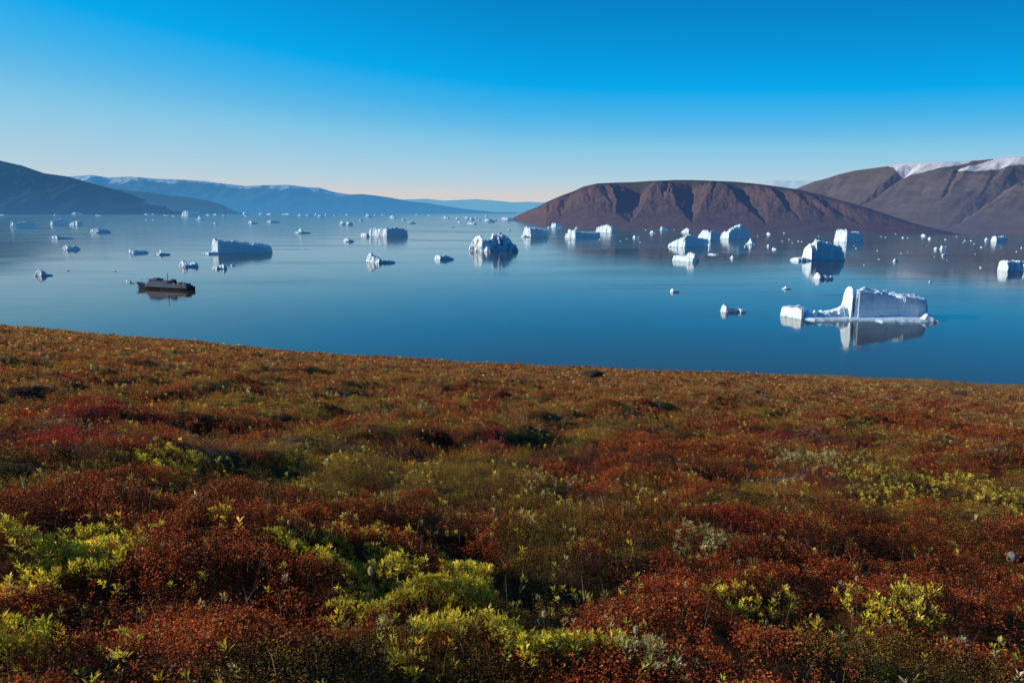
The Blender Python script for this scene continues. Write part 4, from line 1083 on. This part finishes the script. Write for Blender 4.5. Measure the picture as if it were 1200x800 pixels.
SIZE = [.0138, .0135, .0095, .025, .022, .011, .010]
def shoot_leaves(x, y, d, k, key, r):
    n = len(x)
    willow = k in (3, 4)
    px = .0015 * d                                # no leaf much under a pixel and a half: farther shoots stand for several
    s0 = SIZE[k]
    ls = np.maximum(s0, px * (1.12 if willow else 1.0))
    grow_f = np.clip(ls / s0, 1, 8)
    g = ground_z(x, y); cn = canopy(x, y)
    if willow: cn = cn * 1.0 + .03 + .05 * noise(x / .35, y / .35, 501)
    if k == 5: cn = cn * .55
    if k in (2, 6): cn = cn * .85
    m = 11 if willow else 8
    Lsh = (r.uniform(.05, .13, n) if not willow else r.uniform(.05, .14, n)) * np.clip(grow_f ** .5, 1, 1.8)
    tilt = r.normal(0, .35, (n, 2)) + np.array([-.05, -.02])
    D = unit(np.concatenate([tilt, np.ones((n, 1))], 1))
    top = np.stack([x, y, g + cn + r.normal(0, .012, n) - r.exponential(.022, n)], 1)
    t = np.linspace(.0, 1, m)[None, :] ** (1.6 if willow else 1.0)
    pos = top[:, None, :] - D[:, None, :] * Lsh[:, None, None] * t[..., None] * (.55 if willow else 1)
    phi = (np.arange(m) * 2.4)[None, :] + r.uniform(0, 6.28, (n, 1)) + r.normal(0, .3, (n, m))
    out = np.stack([np.cos(phi), np.sin(phi), np.zeros_like(phi)], -1)
    upb = (2.0 - 1.7 * t + r.normal(0, .25, (n, m))) if willow else r.normal(.55, .5, (n, m))
    Ax = unit(out + D[:, None, :] * upb[..., None])
    Nn = unit(D[:, None, :] - out * .3 + r.normal(0, .45 if not willow else .25, (n, m, 3)))
    ln = ls[:, None] * r.uniform(.7, 1.25, (n, m)) * r.uniform(.65, 1.3, (n, 1))
    if willow:
        ln = ln * 1.15; wd = ln * r.uniform(.28, .40, (n, m))
    elif k in (2, 5, 6):
        wd = ln * .42; ln = ln * 1.35
    else:
        wd = ln * r.uniform(.75, .95, (n, m))
    pos = pos + out * (ls[:, None, None] * .25)
    v = leaf_quads(pos.reshape(-1, 3), Ax.reshape(-1, 3), Nn.reshape(-1, 3), ln.ravel(), wd.ravel(), .2)
    # each shoot leans toward one colour, leaves vary around it; lower leaves are darker
    cs = pick_cols(k, n, r)[:, None, :] * .6 + pick_cols(k, n * m, r).reshape(n, m, 3) * .4
    patchy = 1 + .38 * noise(x / .33, y / .33, 511) + .25 * noise(x / 1.1, y / 1.1, 512)
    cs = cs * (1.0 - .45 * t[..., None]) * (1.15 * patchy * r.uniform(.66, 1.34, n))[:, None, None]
    far_ = ((.70 if willow else .42) * sstep(12, 70, d))[:, None, None]  # aerial fade put into the leaf colours: farther shoots turn muted brown
    lum = cs @ np.array([.35, .5, .15])
    cs = cs * (1 - far_) + far_ * lum[..., None] * np.array([1.75, 1.05, .50])
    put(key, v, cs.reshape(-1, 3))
    nearm = d < 9
    if nearm.any():
        q = np.nonzero(nearm)[0]
        b0 = top[q] - D[q] * (Lsh[q] * 1.3)[:, None]; b1 = top[q] - D[q] * .004
        side = unit(np.cross(D[q], np.tile([[0., 1., 0.]], (len(q), 1)))) * .0011
        tv = np.stack([b0 - side * 1.6, b0 + side * 1.6, b1 + side * .6, b1 - side * .6], 1).reshape(-1, 3)
        tc = np.tile([[.075, .035, .022]], (len(q), 1)) * r.uniform(.5, 1.6, (len(q), 1))
        twig_acc.append((tv, tc))

Q = 1.0
bands = [(2.3, 4.5, 1900), (4.5, 7.0, 1450), (7, 11, 820), (11, 17, 330), (17, 27, 130), (27, 45, 52), (45, 80, 18), (80, 150, 5.0), (150, 260, 1.3)]
for (a, b, dens) in bands:
    area = R(76) / 2 * (b * b - a * a)
    n = int(area * dens * Q)
    r_ = np.random.default_rng(int(a * 100))
    x, y = shoots(n, a, b, r_)
    # thin the shoots in gaps so that dark hollows show between the clumps
    gap = noise(x / .17, y / .17, 601) * .6 + noise(x / .45, y / .45, 602) * .6
    keep = (gap > -.38) | (np.hypot(x, y) > 40)
    for i in range(0, keep.sum(), 60000):
        xs, ys = x[keep][i:i + 60000], y[keep][i:i + 60000]
        grow(xs, ys, r_)

HEATH_NAMES = {0: ('dwarf_birch_heath', 'rust-red dwarf birch covering much of the slope'),
               1: ('bilberry_heath', 'crimson bilberry leaves in low patches on the slope'),
               2: ('heather_heath', 'olive brown heather and crowberry between the red shrubs'),
               3: ('low_willow_cover', 'scattered yellow-green willow leaves through the heath'),
               4: ('pale_willow_cover', 'scattered grey-green willow leaves through the heath'),
               5: ('crowberry_cover', 'dark green crowberry mats in the hollows'),
               6: ('bare_twig_heath', 'greyish brown heath of bare twigs and dry leaves')}
tot = 0
for key, lst in acc.items():
    v = np.concatenate([a for a, _ in lst]); c = np.concatenate([b for _, b in lst]); tot += len(c)
    if key[0] == 'heath':
        nm, lab = HEATH_NAMES[key[1]]
        o = raw_mesh(nm, v, np.arange(len(v)), 4, M_WILLOW if key[1] in (3, 4) else M_LEAF, facecol=c)
        tag(o, lab, 'ground cover', None, 'stuff')
    else:
        cx, cy = CL[key[1]][:2]; cz = float(ground_z(np.array([cx]), np.array([cy]))[0])
        o = raw_mesh('willow_shrub', v - np.array([cx, cy, cz]), np.arange(len(v)), 4, M_WILLOW, facecol=c)
        o.location = (cx, cy, cz)
        tag(o, CL[key[1]][5], 'shrub', 'willow clumps on the tundra slope')
v = np.concatenate([a for a, _ in twig_acc]); c = np.concatenate([b for _, b in twig_acc])
o = raw_mesh('heath_twigs', v, np.arange(len(v)), 4, M_TWIG, facecol=c)
tag(o, 'thin brown woody twigs inside the heath', 'ground cover', None, 'stuff')

# ---- dry grass blades and bare stems standing above the heath
def blades(n, dmin, dmax, hmin, hmax, w, cols, seed, thr, bend):
    r = np.random.default_rng(seed)
    x, y = shoots(n, dmin, dmax, r)
    f = fbm(x / .7, y / .7, seed, 3)
    k = f > thr
    x, y = x[k], y[k]; n = len(x)
    z = ground_z(x, y) + canopy(x, y) * .5
    h = r.uniform(hmin, hmax, n); a = r.uniform(0, 6.28, n)
    lean = np.stack([np.cos(a), np.sin(a), np.zeros(n)], 1) * (h * r.uniform(.1, bend, n))[:, None]
    ww = np.maximum(w, .00042 * np.hypot(x, y))
    b = r.uniform(0, 6.28, n); S = np.stack([np.cos(b), np.sin(b) * .3, np.zeros(n)], 1) * ww[:, None]
    p0 = np.stack([x, y, z], 1); up = np.zeros((n, 3)); up[:, 2] = h
    p1 = p0 + up * .55 + lean * .35; p2 = p0 + up + lean
    v = np.stack([p0 - S, p0 + S, p1 + S * .8, p1 - S * .8, p1 - S * .8, p1 + S * .8, p2 + S * .15, p2 - S * .15], 1).reshape(-1, 3)
    c = np.array(cols)[r.integers(0, len(cols), n)] * r.uniform(.6, 1.3, (n, 1))
    return v, np.repeat(c, 2, 0)
v, c = blades(1700, 2.6, 7.5, .09, .20, .0010, [(.50, .38, .16), (.40, .28, .10), (.30, .28, .08), (.55, .46, .26)], 701, .16, .7)
o = raw_mesh('dry_grass', v, np.arange(len(v)), 4, M_LEAF, facecol=c)
tag(o, 'thin straw-coloured grass blades among the shrubs', 'grass', None, 'stuff')
v, c = blades(1200, 2.6, 7.5, .10, .20, .0012, [(.20, .16, .13), (.11, .07, .05), (.30, .27, .24)], 733, .05, .9)
o = raw_mesh('bare_stems', v, np.arange(len(v)), 4, M_TWIG, facecol=c)
tag(o, 'bare grey and brown stems standing above the heath', 'ground cover', None, 'stuff')

# ---- fluffy willow seed heads
M_FLUFF = leaf_mat('seed_fluff', .9, .05, .45)
def seed_head(px, py, size, label):
    x, y, z = ground_hit(px, py)
    root = bpy.data.objects.new('seed_head', None); COL.objects.link(root); root.location = (x, y, z)
    tag(root, label, 'seed head', 'white seed heads among the willow')
    r = np.random.default_rng(int(px))
    n = 900
    u = unit(r.normal(0, 1, (n, 3))); hgt = .27
    P = u * np.array([.35, .35, .8]) * size * .55 + np.array([0, 0, hgt])
    A = unit(u + r.normal(0, .35, (n, 3)))
    Nn = unit(np.cross(A, r.normal(0, 1, (n, 3))))
    v = leaf_quads(P, A, Nn, np.full(n, size * .32) * r.uniform(.6, 1.3, n), np.full(n, .0022), .1)
    c = np.tile([[.72, .70, .66]], (n, 1)) * r.uniform(.7, 1.1, (n, 1))
    o = raw_mesh('fluff', v, np.arange(len(v)), 4, M_FLUFF, facecol=c); o.parent = root
    mb = MB(); mb.tube([(0.02, 0, 0), (.008, 0, .15), (0, 0, hgt)], [.003, .0025, .002], 6)
    st = mb.build('stalk', simple_stalk, root)
simple_stalk = simple_mat('stalk_brown', (.09, .05, .03), .8)
for a in [(435, 700, .035, 'white oval seed head beside the yellow willow clump, tallest of the fluffy heads'),
          (637, 757, .022, 'small pale seed head amid the green and yellow willow at the bottom of the slope'),
          (744, 778, .026, 'pale seed head next to the silvery willow clump'),
          (1002, 707, .022, 'tiny white seed head at the edge of the straggling willow clump'),
          (340, 640, .02, 'tiny white seed head at the foot of the rust-red knoll')]:
    seed_head(*a)

# ---- stones
def stone(px, py, w, h, name, label, color, seed, sink=.045):
    x, y, z = ground_hit(px, py)
    import bmesh
    bm = bmesh.new(); bmesh.ops.create_icosphere(bm, subdivisions=4, radius=1)
    co_ = np.array([v_.co[:] for v_ in bm.verts])
    nn = fbm(co_[:, 0] * 1.3 + seed, co_[:, 1] * 1.3 + co_[:, 2], seed, 4)
    co_ = co_ * (1 + .28 * nn)[:, None] * np.array([w / 2, w * .4, h])
    for v_, q in zip(bm.verts, co_): v_.co = q
    me = bpy.data.meshes.new(name); bm.to_mesh(me); bm.free()
    me.materials.append(simple_mat(name + '_surface', color, .9, .35, 9.0, .2))
    me.polygons.foreach_set('use_smooth', [True] * len(me.polygons))
    o = bpy.data.objects.new(name, me); COL.objects.link(o); o.location = (x, y, z + sink)
    tag(o, label, 'stone')
stone(1188, 646, .11, .05, 'pale_stone', 'rounded pale grey stone half buried in red birch near the edge of the view', (.19, .18, .16), 3)
stone(1131, 741, .085, .035, 'small_stone', 'small whitish stone beside the straggling willow clump', (.28, .27, .24), 5)
x_, y_, z_ = ground_hit(693, 438)
stone(693, 438, 30 * y_ / F, .0048 * y_, 'dark_boulder', 'low dark boulder on the brow of the slope above the water', (.06, .045, .025), 7)
x_, y_, z_ = ground_hit(1122, 462)
stone(1122, 462, 24 * y_ / F, .0035 * y_, 'dark_boulder', 'low dark outcrop on the bare lower slope beneath the largest iceberg', (.06, .045, .04), 9, .0)
print('LEAVES', tot, 'TWIGS', len(c))
